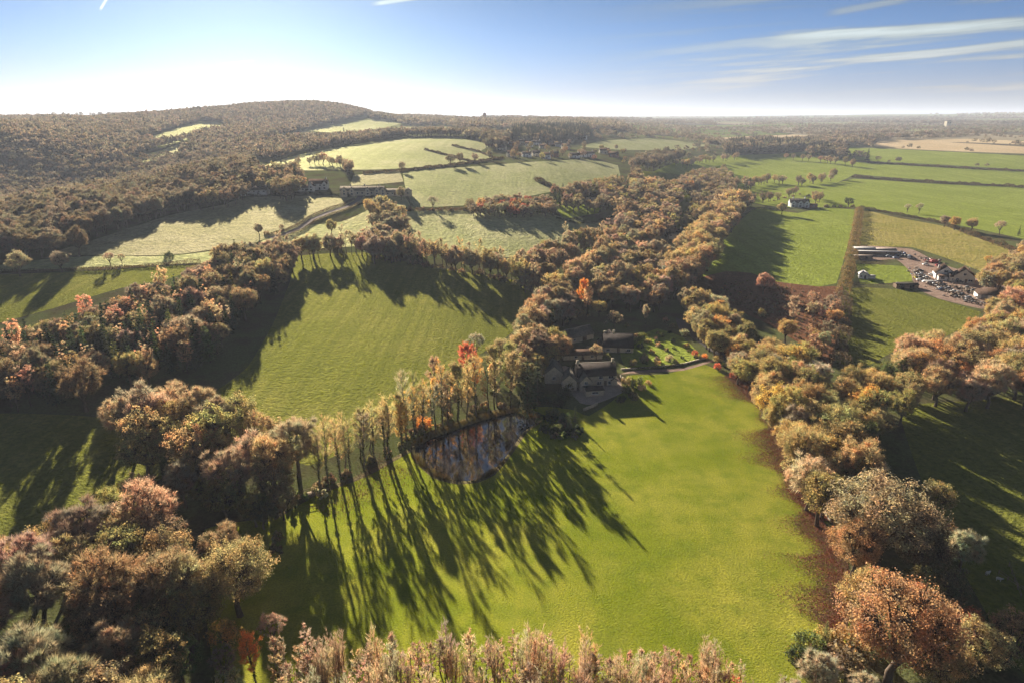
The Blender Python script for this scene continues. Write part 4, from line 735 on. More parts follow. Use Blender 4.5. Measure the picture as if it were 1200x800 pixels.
# --- grow them: the 320 that show largest as trees of their own, the rest as woodland ----------------------
X = np.array([t['x'] for t in TREES]); Y = np.array([t['y'] for t in TREES]); Zt = height(X, Y)
S = np.array([t['s'] for t in TREES]); KR = np.array([(PROTO.get(t['k']) or FARP[t['k']])['R'] for t in TREES]); KH = np.array([(PROTO.get(t['k']) or FARP[t['k']])['H'] for t in TREES])*np.array([t['st'] for t in TREES])
PU, PV, PF = project(X, Y, Zt+KH*S*0.6); PXS = KR*S*FPX/np.maximum(PF, 1)*2
inview = (PU > -PXS/2) & (PU < 1200+PXS/2) & (PV > -10) & (PV < 800+KH*S*FPX/np.maximum(PF, 1)*0.4) & (PF > 10)
score = np.where(inview, PXS*np.sqrt(np.maximum(KH*S*FPX/np.maximum(PF, 1), 1)), -1)
for i, t in enumerate(TREES):
    if t['keep'] is True: score[i] = 1e6 if inview[i] else -1
    if t['keep'] is False: score[i] = -2
order = np.argsort(-score); NSOLO = 560; solo = set(int(i) for i in order[:NSOLO] if score[i] > 0)
ORD = ['leftmost', 'second', 'third', 'fourth', 'fifth', 'sixth', 'seventh', 'eighth', 'ninth', 'tenth', 'eleventh', 'twelfth', 'thirteenth', 'fourteenth', 'fifteenth', 'sixteenth', 'seventeenth', 'eighteenth', 'nineteenth', 'twentieth']
def ordinal(k):
    if k < 20: return ORD[k]
    n = k+1; tens = {2: 'twenty', 3: 'thirty', 4: 'forty', 5: 'fifty', 6: 'sixty', 7: 'seventy', 8: 'eighty', 9: 'ninety'}[n//10]
    return tens+('-'+['', 'first', 'second', 'third', 'fourth', 'fifth', 'sixth', 'seventh', 'eighth', 'ninth'][n % 10]) if n % 10 else tens[:-1]+'ieth'
TW = dict(evergreen='dark green', lime='yellow-green', green='green', dun='dull brown', grey='grey', tan='tan', silvery='pale grey', salmon='salmon pink')
fam = {}
for i in solo:
    t = TREES[i]
    if not t['label']: fam.setdefault((t['p'], t['t'], t['k']), []).append(i)
for (p, tn, k), ids in fam.items():
    ids.sort(key=lambda i: PU[i])
    for r_, i in enumerate(ids):
        w_ = f"{TW.get(tn, tn)} {WORD[k]}"
        TREES[i]['label'] = f"{w_} {p}" if len(ids) == 1 else (f"leftmost {w_} {p}" if r_ == 0 else f"{ordinal(r_)} {w_} from left {p}")
def tint_of(t):
    c = np.array(TINT[t['t']])*np.array((2.55, 2.64, 2.68)); c = c*0.84+c.mean()*0.16; c = c*rng.uniform(0.85, 1.15)*(1+rng.normal(size=3)*0.06); c = (c*0.6+c.mean()*0.4)*0.74 if t['g'] == 'far' else c; return [float(max(0.01, q)) for q in c]
for i in sorted(solo):
    t = TREES[i]; pr = PROTO[t['k']]; tm, cm = pr['v'][rng.integers(len(pr['v']))]
    e = empty(NAME[t['k']], (t['x'], t['y'], float(Zt[i])-0.05), rng.uniform(0, 6.28), t['label'], 'bush' if t['k'] == 'bush' else 'tree', t['g'])
    e.scale = (t['s'], t['s'], t['s']*t['st'])
    link('stems' if t['k'] == 'bush' else 'trunk', tm, e); c = link('crown', cm, e); c['tint'] = tint_of(t)
def woodland(name, ids, bank, fars):
    """countless trees of a far wood as one object: points that carry instances"""
    if not ids: return
    coll = bpy.data.collections.new(name+' shapes'); base = {}; k = 0
    for kind in sorted(bank):
        base[kind] = (k, len(bank[kind]['v']))
        for me in bank[kind].get('j', bank[kind]['v']): coll.objects.link(bpy.data.objects.new(f'shape{k:02d}', me)); k += 1
    me = bpy.data.meshes.new(name); me.vertices.add(len(ids)); me.vertices.foreach_set('co', np.c_[X[ids], Y[ids], Zt[ids]-0.05].ravel().astype(np.float32))
    idx, rot, scl, tin = [], [], [], []
    for i in ids:
        t = TREES[i]; f = FAR_OF[t['k']] if fars else t['k']; b, n = base[f]; q = (PROTO.get(t['k']) or FARP[t['k']])['H']/bank[f]['H']; p = (PROTO.get(t['k']) or FARP[t['k']])['R']/bank[f]['R']
        idx.append(b+rng.integers(n)); rot += [0, 0, rng.uniform(0, 6.28)]; scl += [t['s']*p, t['s']*p, t['s']*q*t['st']]; tin += tint_of(t)+[1.0]
    for nm, typ, val, key in (('idx', 'INT', idx, 'value'), ('rot', 'FLOAT_VECTOR', rot, 'vector'), ('scl', 'FLOAT_VECTOR', scl, 'vector'), ('tint', 'FLOAT_COLOR', tin, 'color')):
        me.attributes.new(nm, typ, 'POINT').data.foreach_set(key, np.array(val, np.int32 if typ == 'INT' else np.float32))
    o = link(name, me, kind='stuff'); g = bpy.data.node_groups.new(name, 'GeometryNodeTree')
    g.interface.new_socket('Geometry', in_out='INPUT', socket_type='NodeSocketGeometry'); g.interface.new_socket('Geometry', in_out='OUTPUT', socket_type='NodeSocketGeometry')
    gi, go = g.nodes.new('NodeGroupInput'), g.nodes.new('NodeGroupOutput'); ci = g.nodes.new('GeometryNodeCollectionInfo'); ci.inputs['Collection'].default_value = coll; ci.inputs['Separate Children'].default_value = True; ci.inputs['Reset Children'].default_value = True
    ip = g.nodes.new('GeometryNodeInstanceOnPoints'); ip.inputs['Pick Instance'].default_value = True
    def attr(nm, typ): a = g.nodes.new('GeometryNodeInputNamedAttribute'); a.data_type = typ; a.inputs['Name'].default_value = nm; return a.outputs[0]
    L = g.links; L.new(gi.outputs[0], ip.inputs['Points']); L.new(ci.outputs[0], ip.inputs['Instance']); L.new(attr('idx', 'INT'), ip.inputs['Instance Index']); L.new(attr('rot', 'FLOAT_VECTOR'), ip.inputs['Rotation']); L.new(attr('scl', 'FLOAT_VECTOR'), ip.inputs['Scale']); L.new(ip.outputs[0], go.inputs[0])
    o.modifiers.new('woodland', 'NODES').node_group = g
rest = [i for i in range(len(TREES)) if i not in solo and not (TREES[i]['keep'] is True)]
PDIST = np.hypot(X, Y)
woodland('woodland', [i for i in rest if PXS[i] > 22 and TREES[i]['k'] != 'distant' and PDIST[i] < 900], PROTO, False)
woodland('distant_woodland', [i for i in rest if not (PXS[i] > 22 and TREES[i]['k'] != 'distant' and PDIST[i] < 900)], FARP, True)
print('trees', len(TREES), 'own', len(solo), 'far', FARZ)
# ------------------------------------------------------------------ buildings
class Building:
    """an Empty at the foot of a building; blocks of walls and roof, windows, doors and chimneys are its parts"""
    def __init__(s, name, u, v, rz, label, cat='house', group=None, xy=None, sink=0.0):
        x, y = xy or at1(u, v); s.r = empty(name, (x, y, Zf(x, y)-sink), R(rz), label, cat, group)
    def part(s, name, g, mat, T, parent=None):
        o = link(name, g.mesh(name, M[mat] if isinstance(mat, str) else mat), parent or s.r)
        if parent is None: o.location = (T[0], T[1], T[3] if len(T) > 3 else 0); o.rotation_euler = (0, 0, R(T[2]))
        return o
    def block(s, T, L, W, wh, rise, wall, roof, ridge=None, wins=(), door=None, chim=(), over=0.4, hip=0.0, base=1.2):
        g = Geo(); x, y = L/2, W/2
        v = [[-x,-y,-base],[x,-y,-base],[x,y,-base],[-x,y,-base],[-x,-y,wh],[x,-y,wh],[x,y,wh],[-x,y,wh],[-x+hip,0,wh+rise-0.02],[x-hip,0,wh+rise-0.02]]
        g.add(v, [[0,1,5,4],[2,3,7,6]]); g.add(v, [[1,2,6,5],[3,0,4,7]]); g.add(v, [[5,6,9],[7,4,8]]); wl = s.part('wall', g, wall, T)
        g = Geo(); t = 0.16; ang = math.atan2(rise, y); ey, ez = y+over, wh-over*math.tan(ang); xo = x+over*0.6; hp = hip
        for sgn in (-1, 1):
            lo = [[-xo, sgn*ey, ez], [xo, sgn*ey, ez], [xo-hp, 0, wh+rise], [-xo+hp, 0, wh+rise]]; up = [[a, b, c+t] for a, b, c in lo]
            g.add(lo+up, [[3,2,1,0],[4,5,6,7],[0,1,5,4],[1,2,6,5],[2,3,7,6],[3,0,4,7]])
        if hip:
            for sx in (-1, 1): g.add([[sx*xo, -ey, ez+t], [sx*xo, ey, ez+t], [sx*(xo-hp), 0, wh+rise+t]], [[0, 1, 2]])
        rf = s.part('roof', g, roof, T)
        if ridge: g = Geo(); g.box((0, 0, wh+rise+t+0.08), (2*(xo-hp), 0.42, 0.2)); o = s.part('ridge', g, ridge, T, rf)
        for (cx, cy, ch, cw) in chim:
            g = Geo(); zb = wh+rise*(1-abs(cy)/y)-0.5; g.box((cx, cy, zb+ch/2+.25), (cw, cw*0.75, ch+.5)); g.box((cx, cy, zb+ch+.55), (cw*1.2, cw*0.95, 0.14))
            for q in (-.2, .2): g.tube([[cx+q*cw, cy, zb+ch+.6], [cx+q*cw, cy, zb+ch+1.0]], [.13, .11], 6)
            o = s.part('chimney', g, wall, T, rf)
        for (face, a, z, ww, hh) in wins: s.window(T, L, W, face, a, z, ww, hh)
        if door: s.door(T, L, W, *door)
        return wl, rf
    def place(s, L, W, face, a, z, off):
        return {'f': ((a, -W/2-off, z), 0), 'b': ((-a, W/2+off, z), math.pi), 'r': ((L/2+off, a, z), math.pi/2), 'l': ((-L/2-off, -a, z), -math.pi/2)}[face]
    def window(s, T, L, W, face, a, z, w, h):
        (c, rot) = s.place(L, W, face, a, z, 0.02); g = Geo()
        for q in ((-w/2, 0, .09, h+.09), (w/2, 0, .09, h+.09)): g.box((q[0], 0, q[1]), (q[2], .1, q[3]))
        for q in (-h/2, h/2): g.box((0, 0, q), (w-.09, .1, .09))
        g.box((0, -.002, 0), (.06, .08, h-.09)); g.box((0, -.03, -h/2-.1), (w+.25, .2, .09))
        o = link('window', g.mesh('window', M['white']), s.r); ca, sa = math.cos(R(T[2])), math.sin(R(T[2]))
        o.location = (T[0]+c[0]*ca-c[1]*sa, T[1]+c[0]*sa+c[1]*ca, c[2]); o.rotation_euler = (0, 0, R(T[2])+rot)
        g = Geo(); g.box((0, 0.012, 0), (w-.09, .03, h-.09)); link('pane', g.mesh('pane', M['glass']), o)
    def door(s, T, L, W, face, a, w, h, mat='timber'):
        (c, rot) = s.place(L, W, face, a, h/2, 0.03); g = Geo(); g.box((0, 0, 0), (w, .1, h)); g.box((0, -.01, h/2+.06), (w+.2, .12, .12))
        o = link('door', g.mesh('door', M[mat]), s.r); ca, sa = math.cos(R(T[2])), math.sin(R(T[2])); o.location = (T[0]+c[0]*ca-c[1]*sa, T[1]+c[0]*sa+c[1]*ca, c[2]); o.rotation_euler = (0, 0, R(T[2])+rot)
        k = Geo(); k.box((w*.36, -.09, -.05), (.08, .08, .08)); link('handle', k.mesh('handle', M['black']), o)

b = Building('farmhouse', 699, 452, 7, 'stone farmhouse with dark roof and pale ridge at the head of the near lawn')
b.block((0, 3.4, 0), 15.5, 7.2, 4.6, 3.7, 'stone', 'slate', 'ridge', [('f', 5.6, 3.6, 2.0, 1.2), ('f', 1.6, 3.6, 1.4, 1.1), ('f', 5.6, 1.3, 2.2, 1.3), ('f', 1.0, 1.3, 1.6, 1.4), ('r', 0, 3.4, 1.1, 1.1), ('b', -4, 3.4, 1.3, 1.1), ('b', 3, 3.4, 1.3, 1.1)], ('f', 3.4, 1.1, 2.1), [(7.0, 0, 1.5, .9), (-7.0, 0, 1.3, .9)])
b.block((-5.2, -1.6, 90), 5.4, 4.6, 3.6, 2.4, 'stone', 'mossy', None, [('l', 0, 3.2, 1.2, 1.1), ('l', 0, 1.2, 2.2, 1.4)])
b.block((-10.4, 1.8, 78), 9.0, 5.6, 3.4, 2.7, 'stone', 'mossy', None, [('l', 0, 1.6, 1.6, 1.2), ('b', 1, 1.8, 1.3, 1.1)], ('f', 1, 1.1, 2.0))
b.block((-15.5, 9.5, 84), 10.5, 7.0, 4.2, 3.0, 'stone', 'mossy', None, [('l', 0, 2.4, 1.3, 1.1)], ('b', 1, 2.6, 2.5))
b.block((-3.0, -7.2, 3), 7.0, 4.6, 2.1, 0.7, 'stone', 'slate', None, [('f', 0, 1.2, 2.4, .9)], over=0.25)
b.block((6.8, -0.1, 90), 1.4, 2.2, 2.3, 0.8, 'stone', 'slate', over=0.2)
b = Building('low_stone_barn', 676, 398, 34, 'low stone barn with a lichen roof behind the farmhouse', 'barn'); b.block((0, 0, 0), 15, 6.4, 2.8, 3.0, 'stone', 'mossy', 'ridge', [('f', -4, 1.5, 1.2, 1.0)], ('f', 2, 2.4, 2.3))
b = Building('long_low_outbuilding', 682, 419, 5, 'long low dark outbuilding between farmhouse and barn', 'outbuilding'); b.block((0, 0, 0), 17, 4.6, 2.3, 1.6, 'stone', 'tile', None, [('f', 4, 1.3, 1.2, .9), ('f', -3, 1.3, 1.2, .9)], ('f', 0, 1.1, 2))
b = Building('garden_house', 724, 411, -4, 'dark-roofed house with two chimneys in the garden behind the farmhouse'); b.block((0, 2, 0), 13, 8.5, 2.7, 4.6, 'stone', 'slate', 'slate', [('f', -4.5, 1.1, 1.6, 1.2), ('f', 4.5, 1.1, 1.6, 1.2)], ('f', 0, 1.2, 2.1), [(-5.8, 1, 1.8, 1.0), (-2.0, 0, 1.4, .9)]); b.block((-3.5, 7.2, 90), 6.5, 6.0, 3.4, 3.2, 'stone', 'slate')
b = Building('garden_shed', 707, 404, 20, 'small shed under the pinkish bush between the houses', 'shed'); b.block((0, 0, 0), 4.5, 3.2, 2.1, 1.2, 'timber', 'slate', None, [('f', -1, 1.3, .8, .7)], ('f', 1, .9, 1.9))
# the yard on the right
b = Building('long_stable', 1025, 297, -9, 'long stable with pale sheet roof at the corner of the scrap yard', 'stable'); b.block((-7, 2.2, 0), 14.5, 6.2, 3.0, 1.1, 'timber', 'sheet', None, [('f', -4, 1.6, 1.2, .8), ('f', 4, 1.6, 1.2, .8)], ('f', 0, 2.4, 2.3, 'dark')); b.block((7.3, 2.0, 0), 14.0, 6.0, 2.9, 1.0, 'timber', 'brownsheet', None, [('f', 3, 1.6, 1.2, .8)], ('f', -2, 2.4, 2.2, 'dark')); b.block((0.5, -4.6, 0), 28, 3.6, 2.2, 0.5, 'timber', 'sheet', None, (), ('f', 6, 2.0, 1.9, 'dark'), over=.2)
b = Building('low_brown_shed', 1011, 303, -8, 'low shed with brown sheet roof in front of the long stable', 'shed'); b.block((0, 0, 0), 12, 3.2, 2.0, 0.5, 'timber', 'brownsheet', None, (), ('f', 2, 1.6, 1.8, 'dark'))
b = Building('white_cabin', 1012, 326, -12, 'white cabin with a gable front beside the tall hedge', 'cabin'); b.block((0, 1.5, 80), 6.5, 5.2, 2.6, 1.5, 'white', 'sheet', None, [('l', -1.4, 1.4, 1.1, 1.0)], ('l', 1.0, 1.2, 2.0, 'dark')); b.block((4.6, .5, 0), 3.6, 2.6, 1.7, .4, 'white', 'sheet')
b = Building('field_shelter', 1061, 337, -5, 'dark timber field shelter on the paddock edge', 'shed'); b.block((0, 0, 0), 12.5, 4.6, 2.3, 0.6, 'timber', 'slate', None, (), None); b.door((0, 0, 0), 12.5, 4.6, 'f', -3.0, 2.6, 2.0, 'dark'); b.door((0, 0, 0), 12.5, 4.6, 'f', 2.6, 2.6, 2.0, 'dark')
x, y = at1(1051, 336); g = Geo(); g.tube([[0, 0, -.2], [0, 0, 2.4], [0, 0, 2.7]], [1.0, 1.0, .5], 14); tk = empty('water_tank', (x, y, Zf(x, y)), 0, 'white round water tank at the end of the field shelter', 'tank'); link('tank_body', g.mesh('tank body', M['canvas'], True), tk); g = Geo(); g.tube([[0, 0, 2.65], [0, 0, 2.85]], [.32, .3], 10); g.tube([[.9, 0, .4], [1.2, 0, .4]], [.06, .06], 6); link('lid', g.mesh('tank lid', M['iron']), tk)
b = Building('gabled_house', 1108, 327, -14, 'white rendered house with a broad front gable, first of the two by the yard'); b.block((0, 4.5, 82), 11.5, 10.5, 3.6, 4.2, 'render', 'tile', 'tile', [('l', 0, 5.0, 2.2, 1.5), ('l', 3.0, 1.6, 1.9, 1.3), ('b', 0, 1.8, 1.4, 1.2)], ('l', -1.5, 3.4, 2.0, 'dark'), [(2, 3.0, 1.5, .9)]); b.block((0, -2.6, 0), 10.6, 3.0, 2.2, 1.1, 'render', 'tile', None, [('f', -3, 1.2, 2.2, 1.2)], ('f', 1.5, 3.2, 2.0, 'dark'))
b = Building('cream_gabled_house', 1131, 331, -17, 'cream house with a steep brown gable, second of the two by the yard'); b.block((0, 4.5, 78), 12, 11, 3.7, 4.4, 'cream', 'tile', 'tile', [('l', 0, 5.0, 1.5, 1.4), ('l', -3.4, 1.6, 1.5, 1.4), ('l', 3.3, 1.6, 2.2, 1.3), ('b', 1, 1.8, 1.4, 1.3)], ('l', 1.0, 1.2, 2.1), [(3, -2.4, 1.5, .9)]); b.block((-6.3, 3.2, 0), 4.0, 6.0, 3.0, 1.8, 'cream', 'tile', None, [('f', 0, 1.5, 1.6, 1.3)])
b = Building('garage', 1158, 349, -20, 'low white garage under a brown hipped roof at the yard end', 'garage'); b.block((0, 0, 0), 12.5, 8.0, 2.6, 3.2, 'render', 'tile', None, (), ('f', -3, 3.0, 2.1, 'iron'), hip=3.2); b.door((0, 0, 0), 12.5, 8.0, 'f', 2.2, 3.0, 2.1, 'iron')
# white farmhouse, houses in the trees, hillside
b = Building('white_farmhouse', 937, 243, -6, 'white farmhouse with three front gables beyond the striped-shadow field')
b.block((0, 5, 0), 20, 7.5, 5.0, 3.4, 'white', 'slate', None, [('f', 0, 3.8, 1.4, 1.2), ('f', 7.5, 3.8, 1.4, 1.2)], None, [(-6, 0, 1.6, 1.0), (6, 0, 1.6, 1.0)])
for q in (-7, 0.2, 6.8): b.block((q, 0.3, 90), 4.5, 5.0, 4.6, 2.6, 'white', 'slate', None, [('l', 0, 3.7, 1.8, 1.3), ('l', 0, 1.4, 2.4, 1.6)])
b.block((14, 1.5, 0), 8, 5, 2.4, 1.4, 'brick', 'tile', None, [('f', 0, 1.4, 1.5, 1.0)])
for (u, v, rz, L, W, wh, ri, wl, rf, nm, lb) in [(790,280,-10,11,7,4.6,3.2,'render','slate','house','white house half hidden in the trees left of the striped-shadow field'),(836,232,8,12,6,3.0,1.8,'white','sheet','low_bungalow','low white building under trees above the striped-shadow field'),(303,228,-4,18,8,4.2,3.0,'white','slate','hillside_house','long white house on the hillside, left of the large dark tree'),(287,229,0,6,5,2.4,1.8,'white','slate','small_outhouse','small white outhouse left of the long white hillside house'),(374,222,4,17,9,5.6,3.6,'render','tile','hillside_house','pale tall hillside house with twin gables, right of the large dark tree'),(359,224,0,9,6,3.2,2.2,'white','tile','hillside_annexe','white annexe in front of the tall hillside house'),(692,236,-8,14,7,4.4,3.0,'stone','slate','cottage','grey cottage at the end of the bright garden lawn'),(703,240,14,8,6,3.6,2.6,'render','slate','cottage_annexe','pale annexe just right of the grey cottage'),(679,163,2,30,10,5.5,2.0,'white','sheet','white_barn','long white barn on the slope above the village')]:
    b = Building(nm, u, v, rz, lb, 'barn' if 'barn' in nm else 'house'); n = max(2, int(L/4)); b.block((0, 0, 0), L, W, wh, ri, wl, rf, None, [('f', -L/2+L*(k+.5)/n, wh*.72 if wh > 4 else wh*.55, 1.6, 1.2) for k in range(n)], ('f', L*.08, 1.3, 2.0, 'dark'), [(L*.4, 0, 1.4, .9)] if 'barn' not in nm else ())
    if 'tall' in lb:
        for q in (-6, 6): b.block((q, -3.6, 90), 4.0, 4.6, 5.2, 2.6, wl, rf, None, [('l', 0, 4.0, 1.6, 1.3), ('l', 0, 1.5, 1.8, 1.4)])
b = Building('manor', 433, 229, 3, 'long grey manor with a row of small gables at the head of the drive', 'manor')
b.block((-6, 3, 0), 38, 8, 4.2, 3.2, 'stone', 'mossy', 'ridge', [('f', q, 2.0, 1.4, 1.4) for q in (-16, -12, -4, 0, 4, 8)], ('f', -8, 1.4, 2.2), [(-10, 0, 1.6, 1.1), (2, 0, 1.6, 1.1), (14, 0, 1.6, 1.1)])
for q in (-21, -14.5, -1, 7, 12): b.block((q, -1.2, 90), 4.4, 4.6, 4.3, 2.9, 'stone', 'mossy', None, [('l', 0, 3.8, 1.5, 1.3), ('l', 0, 1.5, 1.7, 1.4)])
b.block((22, 2, 0), 19, 7, 3.0, 2.2, 'stone', 'mossy', None, [('f', q, 1.6, 1.3, 1.1) for q in (-6, -2, 2, 6)], ('f', 0, 1.2, 2)); b.block((33, 4, 90), 8, 6, 3.2, 2.4, 'stone', 'mossy', None, [('l', 0, 1.6, 1.4, 1.1)])
VIL = [(592,168,'render','slate'),(602,171,'brick','tile'),(611,169,'stone','slate'),(620,172,'render','tile'),(629,170,'white','slate'),(636,174,'cream','tile'),(646,170,'brick','tile'),(655,172,'render','slate'),(663,175,'stone','tile'),(617,184,'white','slate'),(628,183,'cream','slate'),(640,186,'render','tile'),(650,184,'brick','slate'),(673,185,'white','slate'),(682,184,'white','tile'),(690,184,'render','slate'),(588,176,'stone','slate'),(575,171,'brick','slate'),(599,184,'cream','tile'),(668,168,'stone','slate'),(708,180,'cream','tile'),(719,184,'brick','tile')]
VL = {'render': 'pale rendered', 'brick': 'brick', 'stone': 'stone', 'white': 'white', 'cream': 'cream'}
cnt = {}
for (u, v, wl, rf) in sorted(VIL):
    k = (wl, rf); cnt[k] = cnt.get(k, 0)+1; n = sum(1 for q in VIL if (q[2], q[3]) == k)
    base = f"{VL[wl]} village house under a {'dark slate' if rf == 'slate' else 'brown tiled'} roof"; lb = base if n == 1 else f"{ORD[cnt[k]-1]} from the left: {base}" if cnt[k] > 1 else f"leftmost {base}"
    b = Building('village_house', u, v, rng.uniform(-20, 20), lb, 'house', 'houses of the village'); L = rng.uniform(10, 16); b.block((0, 0, 0), L, 7.5, rng.uniform(3.4, 5.2), rng.uniform(2.6, 3.6), wl, rf, None, [('f', -L*.28, 3.0, 1.7, 1.2), ('f', L*.28, 3.0, 1.7, 1.2), ('f', -L*.28, 1.1, 1.7, 1.2)], ('f', L*.05, 1.1, 2.0, 'dark'), [(L*.36, 0, 1.4, .9)])
b = Building('church_tower', 1110, 149, 0, 'pale square tower standing above the far woods', 'tower', sink=2); b.block((0, 0, 0), 20, 18, 26, 4, 'stone', 'slate', None, [('f', -5, 20, 3, 6), ('f', 5, 20, 3, 6)], over=.3, hip=6)
b = Building('water_tower', 568, 142, 0, 'dark square tower on the skyline above the village', 'tower'); b.block((0, 0, 0), 11, 11, 26, 2, 'brick', 'slate', None, [('f', 0, 20, 2.5, 4)], over=.5, hip=4)
x, y = at1(594, 141); e = empty('radio_mast', (x, y, Zf(x, y)), 0, 'thin mast with a short crossbar on the skyline', 'mast'); g = Geo(); g.tube([[0, 0, -1], [0, 0, 20], [0, 0, 46]], [1.1, .8, .35], 6); link('pole', g.mesh('mast pole', M['iron']), e); g = Geo(); g.box((0, 0, 30), (9, .7, .8)); g.box((0, 0, 38), (5, .6, .7)); link('crossbar', g.mesh('mast crossbar', M['iron']), e)

# ------------------------------------------------------------------ hedges, walls, fences
def path_xy(line, step=1.0):
    q = []
    for a, b in zip(line[:-1], line[1:]):
        a, b = np.array(a, float), np.array(b, float); k = max(1, int(np.linalg.norm(b-a)/5)); q += [a+(b-a)*j/k for j in range(k)]
    q = np.array(q+[np.array(line[-1], float)]); x, y = at(q[:, 0], q[:, 1]); s = np.r_[0, np.cumsum(np.hypot(np.diff(x), np.diff(y)))]
    d = np.linspace(0, s[-1], max(2, int(s[-1]/step)+1)); return np.interp(d, s, x), np.interp(d, s, y), d
def hedge(line, h, wd, tint, label, leaf=0.6, dens=9.0, ragged=0.35, name='hedge'):
    x, y, d = path_xy(line, 1.5); z = height(x, y); t = np.c_[np.gradient(x), np.gradient(y)]; t /= np.linalg.norm(t, axis=1)[:, None]+1e-9; L = d[-1]
    n = int(min(26000, L*(wd+2*h)*dens)); s = rng.uniform(0, L, n); ph = rng.uniform(0, 6.28, 3)
    k = 1+ragged*(np.sin(s/3.1+ph[0])*.5+np.sin(s/7.7+ph[1])*.5+np.sin(s/1.3+ph[2])*.3)
    a = rng.uniform(-0.15, math.pi+0.15, n); rr = rng.uniform(0.75, 1.05, n); ox = np.cos(a)*wd/2*rr*k; oz = np.maximum(np.sin(a), 0)**0.6*h*rr*k
    px, py, pz = np.interp(s, d, x), np.interp(s, d, y), np.interp(s, d, z); tx, ty = np.interp(s, d, t[:, 0]), np.interp(s, d, t[:, 1]); low = rng.random(n) < 0.25; oz[low] *= rng.random(low.sum())
    p = np.c_[px-ty*ox, py+tx*ox, pz+oz]; nn = np.c_[-ty*np.cos(a), tx*np.cos(a), np.sin(a)+.2]
    g = Geo(); g.leaves(p, nn+0.6*rng.normal(size=(n, 3)), leaf*rng.uniform(.6, 1.3, n)); g2 = Geo()
    kk = max(2, int(L/4)); sp = np.linspace(0, L, kk)
    for q in sp:
        a_, b_, c_ = np.interp(q, d, x), np.interp(q, d, y), np.interp(q, d, z); g2.tube([[a_, b_, c_-.3], [a_+rng.normal()*.3, b_+rng.normal()*.3, c_+h*.8]], [.12, .04], 4)
    i = len(x)//2; c = np.array([x[i], y[i], z[i]]); g.v = [q-c for q in g.v]; g2.v = [q-c for q in g2.v]
    e = empty(name, c, 0, label, 'hedge'); o = link('foliage', g.mesh('hedge foliage', LEAF), e); o['tint'] = list(map(float, TINT[tint])); link('stems', g2.mesh('hedge stems', BARK), e)
hedge([(1007,246),(1004,268),(999,295),(993,325),(988,345)], 4.0, 7.0, 'tan', 'tall tan hedgerow between the striped-shadow field and the stables', .6, 9)
hedge([(988,345),(990,370),(986,400),(983,430)], 3.2, 6.0, 'taupe', 'wild brown hedgerow running down to the shaded field trees', .6, 8, .5)
hedge([(1008,244),(1050,252),(1085,258),(1110,264)], 2.4, 3.0, 'dun', 'dark hedge along the top of the rough pasture', .6, 8)
hedge([(1110,264),(1140,276),(1165,285),(1200,299),(1235,308)], 2.6, 5.0, 'brown', 'broken brown hedge along the right side of the rough pasture', .6, 7, .7)
hedge([(998,208),(1050,212),(1120,216),(1200,220),(1262,223)], 3.2, 3.5, 'dun', 'dark hedge between the two long right-hand pastures, nearer one', .9, 6, .5)
hedge([(1016,191),(1080,195),(1150,199),(1262,204)], 3.0, 3.5, 'dun', 'dark hedge between the two long right-hand pastures, farther one', 1.0, 5, .5)
hedge([(-60,320),(0,320),(60,318),(120,316),(180,312),(235,307)], 1.8, 2.6, 'dun', 'clipped dark hedge along the lane on the left', .5, 8)
hedge([(425,204),(470,201),(540,193),(590,186)], 2.6, 4.0, 'dun', 'dark hedge above the manor and the long dewy field', .9, 6)
hedge([(470,247),(510,247),(545,247),(560,246)], 2.2, 3.2, 'dun', 'dark hedge between the two dewy fields, left of the copse', .7, 7, .5)
hedge([(652,256),(672,262),(695,262),(722,254)], 1.6, 2.4, 'green', 'curved clipped hedge round the cottage garden', .6, 8, .15)
hedge([(628,211),(638,216),(650,222)], 3.6, 6.0, 'dun', 'short thick hedge out in the long dewy field', .8, 7)
hedge([(498,176),(530,184),(560,192)], 2.4, 3.5, 'dun', 'left hedge of the strip field by the village', .9, 5)
hedge([(530,171),(560,178),(584,188)], 2.4, 3.5, 'dun', 'right hedge of the strip field by the village', .9, 5)
hedge([(345,227),(380,229),(412,231)], 2.2, 3.0, 'evergreen', 'dark clipped hedge in front of the tall hillside house', .7, 8, .15)
hedge([(290,230),(318,231),(345,229)], 1.8, 2.5, 'evergreen', 'dark hedge in front of the long white hillside house', .7, 7, .15)
hedge([(313,276),(333,271),(350,264),(364,254),(383,246),(402,240),(415,234)], 1.5, 1.8, 'dun', 'dark hedge on the far side of the drive', .5, 9, .15)
hedge([(320,282),(338,277),(355,270),(369,260),(388,252),(407,246),(421,239)], 1.5, 1.8, 'dun', 'dark hedge on the near side of the drive', .5, 9, .15)
hedge([(862,250),(885,245),(915,247)], 2.6, 3.5, 'evergreen', 'dark hedge left of the white farmhouse', .6, 8)
hedge([(735,414),(742,404),(752,396),(760,394)], 1.2, 1.6, 'green', 'clipped green hedge curving through the upper garden', .35, 16, .1)
hedge([(738,432),(770,431),(800,427)], 0.8, 1.2, 'green', 'low green hedge along the garden path', .35, 16, .15)
